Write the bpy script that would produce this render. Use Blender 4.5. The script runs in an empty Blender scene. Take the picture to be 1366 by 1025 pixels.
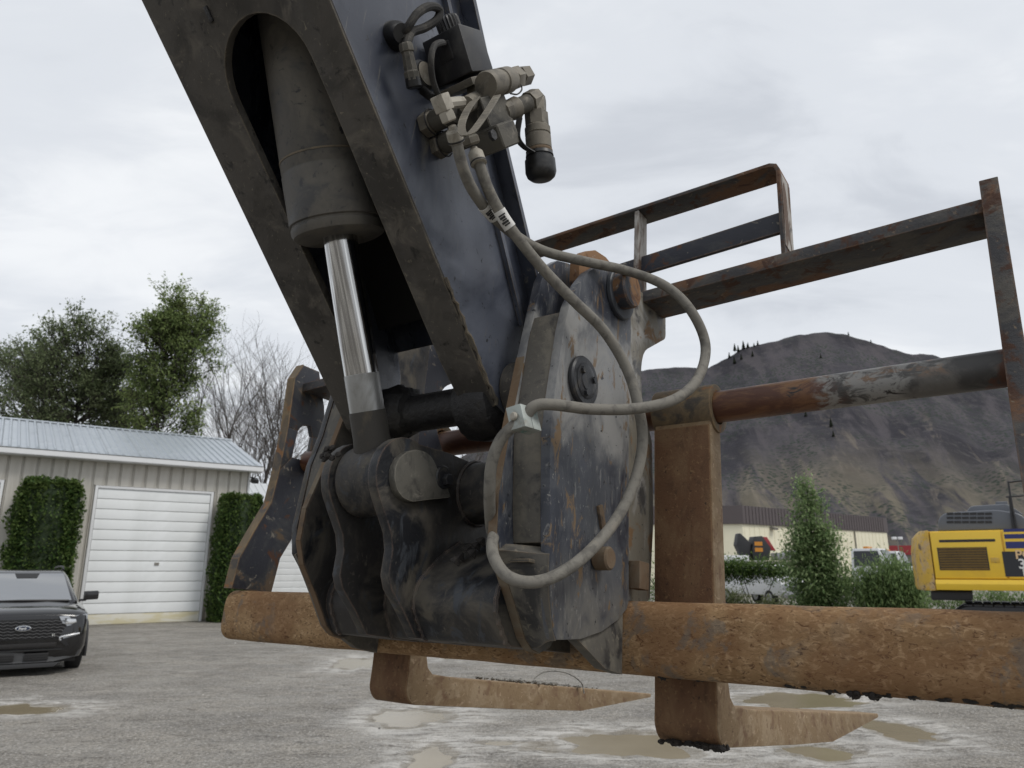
import bpy, bmesh, math, random
from mathutils import Vector, Matrix, noise

sc = bpy.context.scene
COL = sc.collection
rnd = random.Random(7)

# ------------------------------------------------------------------ camera
CAMZ = 1.75
PITCH = math.radians(14.1737)
cam = bpy.data.cameras.new('camera')
cam.sensor_width = 36.0
cam.lens = 980.0 / 1366.0 * 36.0
cam.clip_start = 0.05
cam.clip_end = 6000
cam.dof.use_dof = True
cam.dof.focus_distance = 1.3
cam.dof.aperture_fstop = 10.0
camo = bpy.data.objects.new('camera', cam)
camo.location = (0, 0, CAMZ)
camo.rotation_euler = (math.pi / 2 + PITCH, 0, 0)
COL.objects.link(camo)
sc.camera = camo

# ------------------------------------------------------------------ view
sc.view_settings.view_transform = 'Standard'
sc.view_settings.look = 'None'
sc.view_settings.gamma = 1.0
sc.view_settings.exposure = 0.12
try:
    sc.cycles.use_denoising = True
    sc.cycles.max_bounces = 6
    sc.cycles.transparent_max_bounces = 6
    sc.cycles.caustics_reflective = False
    sc.cycles.caustics_refractive = False
except Exception:
    pass

# ------------------------------------------------------------------ sky and sun
SUN_EL, SUN_AZ = math.radians(52), math.radians(118)   # azimuth measured from +Y towards +X
SKYK = 0.1
world = bpy.data.worlds.new('World')
sc.world = world
world.use_nodes = True
nt = world.node_tree
nt.nodes.clear()
wo = nt.nodes.new('ShaderNodeOutputWorld')
bg = nt.nodes.new('ShaderNodeBackground')
bg.inputs['Strength'].default_value = SKYK
sky = nt.nodes.new('ShaderNodeTexSky')
sky.sky_type = 'NISHITA'
sky.sun_disc = False
sky.sun_elevation = SUN_EL
sky.sun_rotation = SUN_AZ
tc = nt.nodes.new('ShaderNodeTexCoord')
sep = nt.nodes.new('ShaderNodeSeparateXYZ')
nt.links.new(tc.outputs['Generated'], sep.inputs[0])


def wmath(op, a, b=None):
    n = nt.nodes.new('ShaderNodeMath')
    n.operation = op
    for i, v in enumerate((a, b)):
        if v is None:
            continue
        if isinstance(v, (int, float)):
            n.inputs[i].default_value = v
        else:
            nt.links.new(v, n.inputs[i])
    return n.outputs[0]


zz = wmath('ADD', wmath('MAXIMUM', sep.outputs['Z'], 0.0), 0.22)
cx = wmath('DIVIDE', sep.outputs['X'], zz)
cy = wmath('DIVIDE', sep.outputs['Y'], zz)
comb = nt.nodes.new('ShaderNodeCombineXYZ')
nt.links.new(cx, comb.inputs[0])
nt.links.new(cy, comb.inputs[1])


def wnoise(scale, detail, rough, dist, off):
    m = nt.nodes.new('ShaderNodeMapping')
    m.inputs['Location'].default_value = off
    m.inputs['Rotation'].default_value = (0, 0, math.radians(20))
    m.inputs['Scale'].default_value = (1.0, 1.7, 1.0)
    nt.links.new(comb.outputs[0], m.inputs[0])
    n = nt.nodes.new('ShaderNodeTexNoise')
    n.inputs['Scale'].default_value = scale
    n.inputs['Detail'].default_value = detail
    n.inputs['Roughness'].default_value = rough
    n.inputs['Distortion'].default_value = dist
    nt.links.new(m.outputs[0], n.inputs['Vector'])
    return n.outputs['Fac']


cl = wmath('ADD', wmath('MULTIPLY', wnoise(0.9, 5, 0.52, 0.3, (3.1, 1.7, 0)), 0.62),
           wmath('MULTIPLY', wnoise(2.6, 6, 0.58, 0.5, (7.7, 4.2, 2)), 0.38))
ramp = nt.nodes.new('ShaderNodeValToRGB')
ramp.color_ramp.interpolation = 'EASE'
e = ramp.color_ramp.elements
e[0].position, e[0].color = 0.34, (0.585, 0.615, 0.665, 1)
e[1].position, e[1].color = 0.63, (0.86, 0.88, 0.905, 1)
m = ramp.color_ramp.elements.new(0.47)
m.color = (0.71, 0.74, 0.785, 1)
nt.links.new(cl, ramp.inputs[0])
up = nt.nodes.new('ShaderNodeMix')
up.data_type = 'RGBA'
up.blend_type = 'MULTIPLY'
up.inputs['Factor'].default_value = 1.0
nt.links.new(ramp.outputs[0], up.inputs[6])
up.inputs[7].default_value = (1 / SKYK, 1 / SKYK, 1 / SKYK, 1)
mx = nt.nodes.new('ShaderNodeMix')
mx.data_type = 'RGBA'
mx.inputs['Factor'].default_value = 0.95
nt.links.new(sky.outputs[0], mx.inputs[6])
nt.links.new(up.outputs[2], mx.inputs[7])
nt.links.new(mx.outputs[2], bg.inputs['Color'])
nt.links.new(bg.outputs[0], wo.inputs['Surface'])

sun = bpy.data.lights.new('sun', 'SUN')
sun.energy = 1.5
sun.angle = math.radians(20)
sun.color = (1.0, 0.96, 0.9)
suno = bpy.data.objects.new('sun', sun)
sd = Vector((math.sin(SUN_AZ) * math.cos(SUN_EL), math.cos(SUN_AZ) * math.cos(SUN_EL), math.sin(SUN_EL)))
suno.rotation_euler = (-sd).to_track_quat('-Z', 'Y').to_euler()
suno.location = (0, 0, 30)
COL.objects.link(suno)

# ------------------------------------------------------------------ mesh helpers


def V(*a):
    return Vector(a)


def loft2(bm, A, B):
    """closed solid between two equal polygons"""
    a = [bm.verts.new(p) for p in A]
    b = [bm.verts.new(p) for p in B]
    n = len(a)
    fs = [bm.faces.new(a), bm.faces.new(list(reversed(b)))]
    for i in range(n):
        j = (i + 1) % n
        fs.append(bm.faces.new((a[j], a[i], b[i], b[j])))
    return fs


def prism(bm, poly, lo, hi, axis=0):
    """extrude a polygon: axis 0 -> poly is (y,z); axis 1 -> (x,z); axis 2 -> (x,y)"""
    def mk(p, w):
        if axis == 0:
            return (w, p[0], p[1])
        if axis == 1:
            return (p[0], w, p[1])
        return (p[0], p[1], w)
    return loft2(bm, [mk(p, lo) for p in poly], [mk(p, hi) for p in poly])


def box(bm, x0, x1, y0, y1, z0, z1):
    return loft2(bm, [(x0, y0, z0), (x1, y0, z0), (x1, y1, z0), (x0, y1, z0)],
                 [(x0, y0, z1), (x1, y0, z1), (x1, y1, z1), (x0, y1, z1)])


def obox(bm, c, ax, ay, az, hx, hy, hz):
    c = Vector(c)
    ax, ay, az = Vector(ax).normalized() * hx, Vector(ay).normalized() * hy, Vector(az).normalized() * hz
    A = [c - ax - ay - az, c + ax - ay - az, c + ax + ay - az, c - ax + ay - az]
    B = [p + az * 2 for p in A]
    return loft2(bm, A, B)


def basis(d):
    d = d.normalized()
    t = V(0, 0, 1) if abs(d.z) < 0.9 else V(1, 0, 0)
    x = d.cross(t).normalized()
    return x, d.cross(x).normalized(), d


def lathe(bm, p0, p1, prof, n=32, rot=0.0, flute=0.0):
    """prof: list of (t, r) with t measured 0..1 from p0 to p1"""
    p0, p1 = Vector(p0), Vector(p1)
    x, y, d = basis(p1 - p0)
    rings = []
    for t, r in prof:
        c = p0.lerp(p1, t) if 0 <= t <= 1 else p0 + (p1 - p0) * t
        ring = []
        for i in range(n):
            a = 2 * math.pi * i / n + rot
            rr = r * (1 - flute * (i % 2))
            ring.append(bm.verts.new(c + x * math.cos(a) * rr + y * math.sin(a) * rr))
        rings.append(ring)
    for k in range(len(rings) - 1):
        for i in range(n):
            j = (i + 1) % n
            bm.faces.new((rings[k][i], rings[k][j], rings[k + 1][j], rings[k + 1][i]))
    bm.faces.new(list(reversed(rings[0])))
    bm.faces.new(rings[-1])


def cyl(bm, p0, p1, r, n=32, ch=0.0, rot=0.0):
    L = (Vector(p1) - Vector(p0)).length
    if ch:
        t = ch / L
        lathe(bm, p0, p1, [(0, r - ch), (t, r), (1 - t, r), (1, r - ch)], n, rot)
    else:
        lathe(bm, p0, p1, [(0, r), (1, r)], n, rot)


def catmull(pts, sub=6):
    P = [Vector(p) for p in pts]
    P = [P[0] * 2 - P[1]] + P + [P[-1] * 2 - P[-2]]
    out = []
    for i in range(1, len(P) - 2):
        a, b, c, d = P[i - 1], P[i], P[i + 1], P[i + 2]
        for k in range(sub):
            t = k / sub
            out.append(0.5 * ((2 * b) + (c - a) * t + (2 * a - 5 * b + 4 * c - d) * t * t + (3 * b - a - 3 * c + d) * t ** 3))
    out.append(P[-2])
    return out


def tube(bm, pts, r, n=12, sub=6, smooth=True, r1=None):
    Q = catmull(pts, sub) if smooth and len(pts) > 2 else [Vector(p) for p in pts]
    d = (Q[1] - Q[0]).normalized()
    x, y, _ = basis(d)
    rings = []
    for i, q in enumerate(Q):
        dn = (Q[min(i + 1, len(Q) - 1)] - Q[max(i - 1, 0)]).normalized()
        x = (x - dn * x.dot(dn)).normalized()
        y = dn.cross(x)
        rr = r if r1 is None else r + (r1 - r) * i / (len(Q) - 1)
        rings.append([bm.verts.new(q + x * math.cos(2 * math.pi * k / n) * rr + y * math.sin(2 * math.pi * k / n) * rr) for k in range(n)])
    for a, b in zip(rings, rings[1:]):
        for k in range(n):
            j = (k + 1) % n
            bm.faces.new((a[k], a[j], b[j], b[k]))
    bm.faces.new(list(reversed(rings[0])))
    bm.faces.new(rings[-1])
    return Q


def rounded(poly, rad, n=4):
    """round the corners of a 2-D polygon; rad is a number or a dict index->radius"""
    out = []
    N = len(poly)
    for i, p in enumerate(poly):
        r = rad if isinstance(rad, (int, float)) else rad.get(i, 0)
        p = Vector(p)
        a, b = Vector(poly[i - 1]), Vector(poly[(i + 1) % N])
        if r <= 0:
            out.append(tuple(p))
            continue
        da, db = (a - p), (b - p)
        r1 = min(r, da.length * 0.48, db.length * 0.48)
        s, e_ = p + da.normalized() * r1, p + db.normalized() * r1
        for k in range(n + 1):
            t = k / n
            out.append(tuple((1 - t) ** 2 * s + 2 * t * (1 - t) * p + t * t * e_))
    return out


def arc(cx_, cy_, r, a0, a1, n=8):
    return [(cx_ + r * math.cos(math.radians(a0 + (a1 - a0) * i / n)), cy_ + r * math.sin(math.radians(a0 + (a1 - a0) * i / n))) for i in range(n + 1)]


def bevel(bm, w, seg=2, ang=0.5):
    bm.normal_update()
    ed = [e for e in bm.edges if len(e.link_faces) == 2 and e.calc_face_angle(0) > ang]
    if ed:
        bmesh.ops.bevel(bm, geom=ed, offset=w, segments=seg, affect='EDGES', profile=0.6, clamp_overlap=True)


def fill_obj(name, bm, mat, parent=None, base=(0, 0, 0), bev=0.0, sharp=35, kind=None, seg=2):
    bmesh.ops.recalc_face_normals(bm, faces=bm.faces)
    if bev:
        bevel(bm, bev, seg)
    me = bpy.data.meshes.new(name)
    b = Vector(base)
    if b.length:
        for v in bm.verts:
            v.co -= b
    bm.to_mesh(me)
    bm.free()
    me.materials.append(mat)
    if sharp:
        me.shade_smooth()
        me.set_sharp_from_angle(angle=math.radians(sharp))
    o = bpy.data.objects.new(name, me)
    COL.objects.link(o)
    if parent is not None:
        o.parent = parent
    if kind:
        o['kind'] = kind
    return o


def tag(o, label, cat, group=None):
    o['label'] = label
    o['category'] = cat
    if group:
        o['group'] = group
    return o


def thing(name, label, cat, loc=(0, 0, 0), rot=None, group=None):
    o = bpy.data.objects.new(name, None)
    o.empty_display_size = 0.2
    COL.objects.link(o)
    o.location = loc
    if rot is not None:
        o.rotation_euler = rot
    return tag(o, label, cat, group)


def copy_tree(o, parent=None):
    c = o.copy()
    COL.objects.link(c)
    if parent is not None:
        c.parent = parent
    for ch in list(o.children):
        copy_tree(ch, c)
    return c


def NB():
    return bmesh.new()


# ------------------------------------------------------------------ materials


def lin(*c):
    return (c[0], c[1], c[2], 1)


class MT:
    def __init__(s, name):
        s.m = bpy.data.materials.new(name)
        s.m.use_nodes = True
        s.nt = s.m.node_tree
        s.bs = s.nt.nodes['Principled BSDF']
        s.tc = s.nt.nodes.new('ShaderNodeTexCoord')

    def new(s, t):
        return s.nt.nodes.new(t)

    def link(s, a, b):
        s.nt.links.new(a, b)

    def vec(s, stretch=(1, 1, 1), rot=(0, 0, 0), coord='Object'):
        mp = s.new('ShaderNodeMapping')
        mp.inputs['Scale'].default_value = stretch
        mp.inputs['Rotation'].default_value = rot
        s.link(s.tc.outputs[coord], mp.inputs[0])
        return mp.outputs[0]

    def noise(s, scale, detail=5, rough=0.6, dist=0.0, stretch=(1, 1, 1), rot=(0, 0, 0), coord='Object'):
        n = s.new('ShaderNodeTexNoise')
        n.inputs['Scale'].default_value = scale
        n.inputs['Detail'].default_value = detail
        n.inputs['Roughness'].default_value = rough
        n.inputs['Distortion'].default_value = dist
        s.link(s.vec(stretch, rot, coord), n.inputs['Vector'])
        return n.outputs['Fac']

    def voro(s, scale, stretch=(1, 1, 1), feature='F1', out='Distance', coord='Object'):
        n = s.new('ShaderNodeTexVoronoi')
        n.feature = feature
        n.inputs['Scale'].default_value = scale
        s.link(s.vec(stretch, (0, 0, 0), coord), n.inputs['Vector'])
        return n.outputs[out]

    def rng(s, f, lo, hi, a=0.0, b=1.0):
        n = s.new('ShaderNodeMapRange')
        n.interpolation_type = 'SMOOTHSTEP'
        for k, v in zip((1, 2, 3, 4), (lo, hi, a, b)):
            n.inputs[k].default_value = v
        s.link(f, n.inputs[0])
        return n.outputs[0]

    def math(s, op, a, b=0.0):
        n = s.new('ShaderNodeMath')
        n.operation = op
        for i, v in enumerate((a, b)):
            if isinstance(v, (int, float)):
                n.inputs[i].default_value = v
            else:
                s.link(v, n.inputs[i])
        return n.outputs[0]

    def mix(s, fac, a, b):
        n = s.new('ShaderNodeMix')
        n.data_type = 'RGBA'
        for sock, v in ((n.inputs['Factor'], fac), (n.inputs[6], a), (n.inputs[7], b)):
            if isinstance(v, (int, float)):
                sock.default_value = v
            elif isinstance(v, tuple):
                sock.default_value = v if len(v) == 4 else (*v, 1)
            else:
                s.link(v, sock)
        return n.outputs[2]

    def bump(s, h, strength=0.3, dist=0.002, prev=None):
        n = s.new('ShaderNodeBump')
        n.inputs['Strength'].default_value = strength
        n.inputs['Distance'].default_value = dist
        s.link(h, n.inputs['Height'])
        if prev is not None:
            s.link(prev, n.inputs['Normal'])
        return n.outputs[0]

    def edge(s, rad=.004, lo=.02, hi=.18):
        b = s.new('ShaderNodeBevel')
        b.samples = 3
        b.inputs['Radius'].default_value = rad
        g = s.new('ShaderNodeNewGeometry')
        d = s.new('ShaderNodeVectorMath')
        d.operation = 'DOT_PRODUCT'
        s.link(b.outputs[0], d.inputs[0])
        s.link(g.outputs['Normal'], d.inputs[1])
        return s.rng(s.math('SUBTRACT', 1.0, d.outputs['Value']), lo, hi)

    def out(s, col=None, rough=None, metal=None, normal=None, spec=None):
        for key, v in (('Base Color', col), ('Roughness', rough), ('Metallic', metal), ('Normal', normal), ('Specular IOR Level', spec)):
            if v is None:
                continue
            if isinstance(v, (int, float)):
                s.bs.inputs[key].default_value = v
            elif isinstance(v, tuple):
                s.bs.inputs[key].default_value = v if len(v) == 4 else (*v, 1)
            else:
                s.link(v, s.bs.inputs[key])
        return s.m


def grime(name, base, layers, rough=0.6, metal=0.0, bumps=(), spec=None, edge=None):
    """layers: (colour, scale, lo, hi, stretch, roughness, distortion); bumps: (scale, strength, distance, stretch)"""
    t = MT(name)
    col, rg = base if not isinstance(base, tuple) else lin(*base), rough
    for L in layers:
        c, scl, lo, hi = L[:4]
        st = L[4] if len(L) > 4 and L[4] else (1, 1, 1)
        r = L[5] if len(L) > 5 else None
        ds = L[6] if len(L) > 6 else 0.6
        f = t.rng(t.noise(scl, 6, 0.62, ds, st), lo, hi)
        col = t.mix(f, col, lin(*c))
        if r is not None:
            rg = t.mix(f, (rg, rg, rg, 1) if isinstance(rg, (int, float)) else rg, (r, r, r, 1))
    if edge:
        f = t.math('MULTIPLY', t.edge(edge[1]), t.rng(t.noise(35, 4, .7, .4), .36, .58, .15, 1.0))
        col = t.mix(f, col, lin(*edge[0]))
    nrm = None
    for bsc, bst, bd, bstr in bumps:
        nrm = t.bump(t.noise(bsc, 5, 0.65, 0.4, bstr), bst, bd, nrm)
    return t.out(col, rg, metal, nrm, spec)


def plain(name, col, rough=0.5, metal=0.0, var=0.0, scale=8.0):
    t = MT(name)
    if var:
        f = t.noise(scale, 4, 0.6)
        c = t.mix(f, tuple(x * (1 - var) for x in col) + (1,), tuple(min(1, x * (1 + var)) for x in col) + (1,))
        return t.out(c, rough, metal)
    return t.out(lin(*col), rough, metal)


BD = math.radians(45.8)      # the boom's slope in its own side plane
M = {}
M['boom_paint'] = grime('boom_paint', (0.040, 0.046, 0.064), [  # pale blue and near-black patches put sky reflections into the paint colour
    ((0.105, 0.116, 0.145), 3.0, 0.40, 0.60, (1, 1.0, 1), 0.30),
    ((0.014, 0.017, 0.028), 3.4, 0.50, 0.68, (1, 1.3, 0.8), 0.16),
    ((0.155, 0.145, 0.118), 6.0, 0.58, 0.78, (1, 2.6, 0.4), 0.75),
    ((0.14, 0.135, 0.12), 55, 0.60, 0.76, (1, 2.4, 0.25), 0.6),
    ((0.022, 0.023, 0.026), 85, 0.63, 0.70, (1, 1, 1), 0.5)], 0.36, 0.0,
    [(90, 0.10, 0.001, (1, 3, 0.5)), (6, 0.10, 0.01, (1, 1, 1))], edge=((0.16, 0.13, 0.095), 0.004))
M['boom_dirt'] = grime('boom_dirt', (0.088, 0.081, 0.072), [
    ((0.050, 0.046, 0.041), 6.5, 0.44, 0.60, (1, 1, 1), 0.7),
    ((0.128, 0.116, 0.099), 16.0, 0.52, 0.70, (1, 1.4, 0.7), 0.85),
    ((0.030, 0.028, 0.026), 30, 0.57, 0.68, (1, 1, 1), 0.6),
    ((0.19, 0.17, 0.13), 110, 0.60, 0.74, (1, 1, 1), 0.85)], 0.8, 0.0,
    [(160, 0.35, 0.002, (1, 1, 1)), (22, 0.25, 0.004, (1, 1, 1))], 0.25, edge=((0.2, 0.17, 0.125), 0.005))
M['barrel'] = grime('barrel', (0.086, 0.080, 0.071), [
    ((0.132, 0.121, 0.102), 8.0, 0.44, 0.64, (1, 1, 0.6), 0.75),
    ((0.052, 0.051, 0.050), 13.0, 0.50, 0.68, (1, 1, 1.6), 0.45),
    ((0.03, 0.03, 0.032), 60, 0.58, 0.70, (1, 1, 1), 0.45),
    ((0.17, 0.155, 0.12), 30, 0.66, 0.80, (1, 1, 0.5), 0.8)], 0.65, 0.0,
    [(120, 0.22, 0.0015, (1, 1, 1))], 0.3)
M['black_grease'] = grime('black_grease', (0.012, 0.011, 0.011), [
    ((0.030, 0.027, 0.022), 20, 0.5, 0.75, None, 0.7)], 0.55, 0.0,
    [(70, 0.6, 0.006, (1, 1, 1))])
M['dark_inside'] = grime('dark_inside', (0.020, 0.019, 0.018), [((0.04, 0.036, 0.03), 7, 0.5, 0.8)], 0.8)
t = MT('chrome')
mp0 = t.new('ShaderNodeMapping')
mp0.inputs['Rotation'].default_value = (math.radians(-25), 0, 0)
t.link(t.tc.outputs['Object'], mp0.inputs[0])
mp1 = t.new('ShaderNodeMapping')
mp1.inputs['Scale'].default_value = (1, 1, 0.012)
t.link(mp0.outputs[0], mp1.inputs[0])
fn = t.new('ShaderNodeTexNoise')
fn.inputs['Scale'].default_value = 210
fn.inputs['Detail'].default_value = 4
t.link(mp1.outputs[0], fn.inputs['Vector'])
f = fn.outputs['Fac']
M['chrome'] = t.out(t.mix(t.rng(f, .40, .62), lin(.34, .335, .33), lin(.64, .64, .63)), t.mix(t.rng(t.noise(9, 4, .6), .35, .7), lin(.08, .08, .08), lin(.20, .2, .2)), 1.0, t.bump(f, .12, .0006))  # light and dark streaks in the metal colour imitate reflections along the rod
M['rod_paste'] = grime('rod_paste', (0.30, 0.30, 0.29), [((0.22, 0.215, 0.20), 25, 0.45, 0.7, (1, 1, .3), 0.6)], 0.32, 0.6)
M['rod_neck'] = grime('rod_neck', (0.050, 0.046, 0.040), [
    ((0.135, 0.110, 0.075), 11, 0.50, 0.70, None, 0.8), ((0.13, 0.062, 0.030), 17, 0.62, 0.74, None, 0.85)], 0.7, 0.0,
    [(140, 0.3, 0.002, (1, 1, 1))], 0.3)
M['coupler_dirt'] = grime('coupler_dirt', (0.032, 0.030, 0.029), [
    ((0.094, 0.084, 0.069), 7.0, 0.46, 0.62, (1, 1, 0.8), 0.8),
    ((0.014, 0.015, 0.018), 6.0, 0.50, 0.62, None, 0.42),
    ((0.095, 0.085, 0.068), 16, 0.55, 0.68, (1, 1, 0.5), 0.85),
    ((0.045, 0.050, 0.058), 30, 0.55, 0.66, (1, 1, 0.5), 0.45),
    ((0.105, 0.094, 0.078), 90, 0.60, 0.74, (1, 1, 0.8), 0.8)], 0.55, 0.0,
    [(110, 0.4, 0.002, (1, 1, 1)), (30, 0.25, 0.004, (1, 1, 1))], 0.35, edge=((0.150, 0.105, 0.080), 0.005))
M['coupler_blue'] = grime('coupler_blue', (0.062, 0.068, 0.078), [
    ((0.165, 0.165, 0.158), 3.6, 0.50, 0.72, (1, 1.3, 0.55), 0.6),
    ((0.022, 0.026, 0.036), 5.5, 0.54, 0.70, (1, 1.2, 0.8), 0.36),
    ((0.26, 0.26, 0.25), 60, 0.60, 0.78, (1, 2.2, 0.25), 0.6),
    ((0.17, 0.115, 0.06), 10, 0.655, 0.73, (1, 1.5, 0.5), 0.85),
    ((0.015, 0.016, 0.02), 75, 0.68, 0.76, (1, 1, .7), 0.5)], 0.48, 0.0,
    [(130, 0.15, 0.001, (1, 2, 0.4)), (40, 0.12, 0.002, (1, 1, 1))], 0.4)
t = MT('coupler_plate')
sp = t.new('ShaderNodeSeparateXYZ')
t.link(t.tc.outputs['Object'], sp.inputs[0])
wob = t.math('MULTIPLY', t.math('SUBTRACT', t.noise(14, 5, .6), .5), .16)
zz_ = t.math('ADD', sp.outputs['Z'], wob)
fine = t.noise(70, 6, .72, .8, (1, 1.6, .5))
mott = t.noise(11, 6, .65, .8, (1, 1.3, .7))
paint = t.mix(t.rng(mott, .42, .62), lin(.030, .034, .046), lin(.070, .075, .085))
scuff = t.mix(t.rng(mott, .38, .60), lin(.120, .123, .128), lin(.235, .233, .225))
mid = t.math('MULTIPLY', t.rng(zz_, .30, .37), t.rng(zz_, .585, .545))
c = t.mix(mid, paint, scuff)
lowz = t.rng(zz_, .17, .03)
c = t.mix(t.math('MULTIPLY', lowz, .8), c, t.mix(t.rng(mott, .4, .62), lin(.075, .080, .090), lin(.150, .142, .125)))
c = t.mix(t.math('MULTIPLY', t.rng(fine, .54, .68), .6), c, lin(.24, .235, .22))
c = t.mix(t.rng(t.noise(24, 5, .7, .6, (1, 1.6, .6)), .585, .64), c, lin(.150, .100, .055))
c = t.mix(t.rng(t.noise(110, 3, .6, .2), .68, .74), c, lin(.22, .215, .20))
c = t.mix(t.rng(t.noise(70, 4, .6, .2), .64, .69), c, lin(.016, .017, .02))
M['coupler_plate'] = t.out(c, t.mix(t.rng(mott, .4, .6), lin(.34, .34, .34), lin(.58, .58, .58)), 0, t.bump(t.noise(130, 4, .6, .3, (1, 2, .4)), .15, .001, t.bump(t.noise(28, 4, .6), .15, .003)), .45)
M['coupler_tan'] = grime('coupler_tan', (0.105, 0.092, 0.070), [
    ((0.050, 0.048, 0.046), 9, 0.46, 0.70, (1, 1, .7), 0.7),
    ((0.18, 0.155, 0.11), 16, 0.58, 0.76, None, 0.85),
    ((0.17, 0.085, 0.040), 12, 0.64, 0.74, None, 0.85)], 0.75, 0.0,
    [(120, 0.3, 0.002, (1, 1, 1))], 0.25, edge=((0.22, 0.17, 0.11), 0.004))
M['loop_rust'] = grime('loop_rust', (0.125, 0.094, 0.060), [
    ((0.205, 0.150, 0.085), 12, 0.46, 0.62, None, 0.8), ((0.060, 0.052, 0.044), 10, 0.50, 0.62, None, 0.6),
    ((0.21, 0.105, 0.045), 20, 0.57, 0.64, None, 0.8)], 0.7, 0, [(150, .3, .002, (1, 1, 1))], .3, edge=((0.27, 0.18, 0.10), 0.005))
M['bracket'] = grime('bracket', (0.165, 0.150, 0.120), [
    ((0.300, 0.295, 0.280), 10, 0.48, 0.60, (1, 1, .6), 0.6), ((0.055, 0.053, 0.052), 9, 0.52, 0.62, None, 0.5),
    ((0.17, 0.105, 0.055), 14, 0.56, 0.64, None, 0.8), ((0.03, 0.03, 0.03), 90, 0.62, 0.68, None, 0.5)], 0.65, 0, [(130, .25, .002, (1, 1, 1))], .3, edge=((0.24, 0.19, 0.13), 0.004))
M['front_dirt'] = grime('front_dirt', (0.098, 0.091, 0.079), [
    ((0.150, 0.137, 0.112), 12, 0.46, 0.62, (1, 1, .7), 0.8), ((0.036, 0.035, 0.035), 11, 0.50, 0.62, None, 0.55),
    ((0.16, 0.145, 0.115), 80, 0.57, 0.68, None, 0.8)], 0.7, 0, [(130, .35, .002, (1, 1, 1))], .3, edge=((0.17, 0.13, 0.09), 0.005))
M['rust_edge'] = grime('rust_edge', (0.135, 0.092, 0.058), [
    ((0.175, 0.150, 0.112), 12, 0.45, 0.7, None, 0.85), ((0.055, 0.045, 0.038), 18, 0.55, 0.72, None, 0.7)], 0.8, 0.0,
    [(140, 0.4, 0.002, (1, 1, 1))], 0.2)
M['lug_rust'] = grime('lug_rust', (0.032, 0.035, 0.044), [
    ((0.215, 0.118, 0.058), 10, 0.44, 0.52, None, 0.85),
    ((0.105, 0.050, 0.027), 24, 0.53, 0.64, None, 0.85),
    ((0.24, 0.23, 0.21), 70, 0.64, 0.70, None, 0.7)], 0.5, 0.0, [(120, 0.35, 0.002, (1, 1, 1))], 0.4, edge=((0.24, 0.14, 0.07), 0.006))
# thick scale rust of the tube: crawling wrinkles
t = MT('tube_rust')
c = t.mix(t.rng(t.noise(8, 6, .65, .8), .34, .70), lin(.225, .135, .066), lin(.315, .205, .107))
c = t.mix(t.rng(t.noise(90, 5, .7, 1.2, (0.6, 1, 1)), .48, .66), c, lin(.420, .285, .160))
c = t.mix(t.rng(t.noise(120, 5, .72, 1.6, (0.55, 1, 1)), .54, .64), c, lin(.095, .052, .028))
c = t.mix(t.math('MULTIPLY', t.rng(t.noise(4, 4, .6, .6), .50, .66), .5), c, lin(.165, .078, .036))
patch = t.math('MULTIPLY', t.rng(t.noise(15, 6, .7, .6), .52, .60), t.rng(t.noise(3.2, 2, .5), .46, .58))
c = t.mix(t.math('MULTIPLY', patch, .5), c, lin(.115, .120, .115))
h1 = t.noise(130, 5, .72, 1.6, (0.55, 1, 1))
h2 = t.noise(300, 4, .6, .5)
nb = t.bump(h2, .25, .0010, t.bump(h1, .6, .0022))
M['tube_rust'] = t.out(c, .85, 0, nb, .2)
M['fork_rust'] = grime('fork_rust', (0.218, 0.152, 0.088), [
    ((0.285, 0.215, 0.138), 22, 0.45, 0.66, (1, 0.7, 1), 0.8),
    ((0.160, 0.098, 0.060), 28, 0.52, 0.68, None, 0.8),
    ((0.36, 0.27, 0.18), 95, 0.57, 0.70, (1, .5, 1), 0.8),
    ((0.085, 0.05, 0.032), 130, 0.60, 0.70, None, 0.8)], 0.78, 0.0,
    [(170, 0.4, 0.002, (1, 1, 1)), (26, 0.2, 0.003, (1, 1, 1))], 0.25, edge=((0.36, 0.26, 0.16), 0.005))
M['shank_rust'] = grime('shank_rust', (0.128, 0.066, 0.034), [
    ((0.180, 0.112, 0.060), 14, 0.42, 0.68, (1, 1, .4), 0.8),
    ((0.085, 0.045, 0.026), 18, 0.50, 0.68, (1, 1, .5), 0.8),
    ((0.215, 0.135, 0.068), 150, 0.56, 0.72, None, 0.8),
    ((0.05, 0.03, 0.02), 160, 0.60, 0.70, None, 0.8)], 0.72, 0.0,
    [(190, 0.4, 0.002, (1, 1, 1))], 0.3, edge=((0.30, 0.19, 0.10), 0.006))
M['frame_black'] = grime('frame_black', (0.018, 0.020, 0.029), [
    ((0.040, 0.041, 0.044), 9, 0.47, 0.62, None, 0.5),
    ((0.125, 0.090, 0.060), 9, 0.59, 0.66, None, 0.85),
    ((0.20, 0.18, 0.15), 42, 0.60, 0.68, None, 0.8),
    ((0.090, 0.042, 0.024), 24, 0.58, 0.66, None, 0.85)], 0.5, 0.0,
    [(130, 0.3, 0.002, (1, 1, 1))], 0.4, edge=((0.20, 0.125, 0.075), 0.007))
M['bar_dark'] = grime('bar_dark', (0.045, 0.044, 0.046), [
    ((0.100, 0.092, 0.080), 14, 0.45, 0.62, (0.5, 1, 1), 0.75),
    ((0.145, 0.078, 0.045), 9, 0.53, 0.63, (0.6, 1, 1), 0.85),
    ((0.070, 0.036, 0.024), 30, 0.53, 0.64, None, 0.85),
    ((0.20, 0.155, 0.11), 75, 0.60, 0.70, None, 0.85)], 0.6, 0.0,
    [(110, 0.5, 0.003, (1, 1, 1)), (22, 0.35, 0.005, (1, 1, 1))], 0.35, edge=((0.17, 0.10, 0.062), 0.006))
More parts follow.
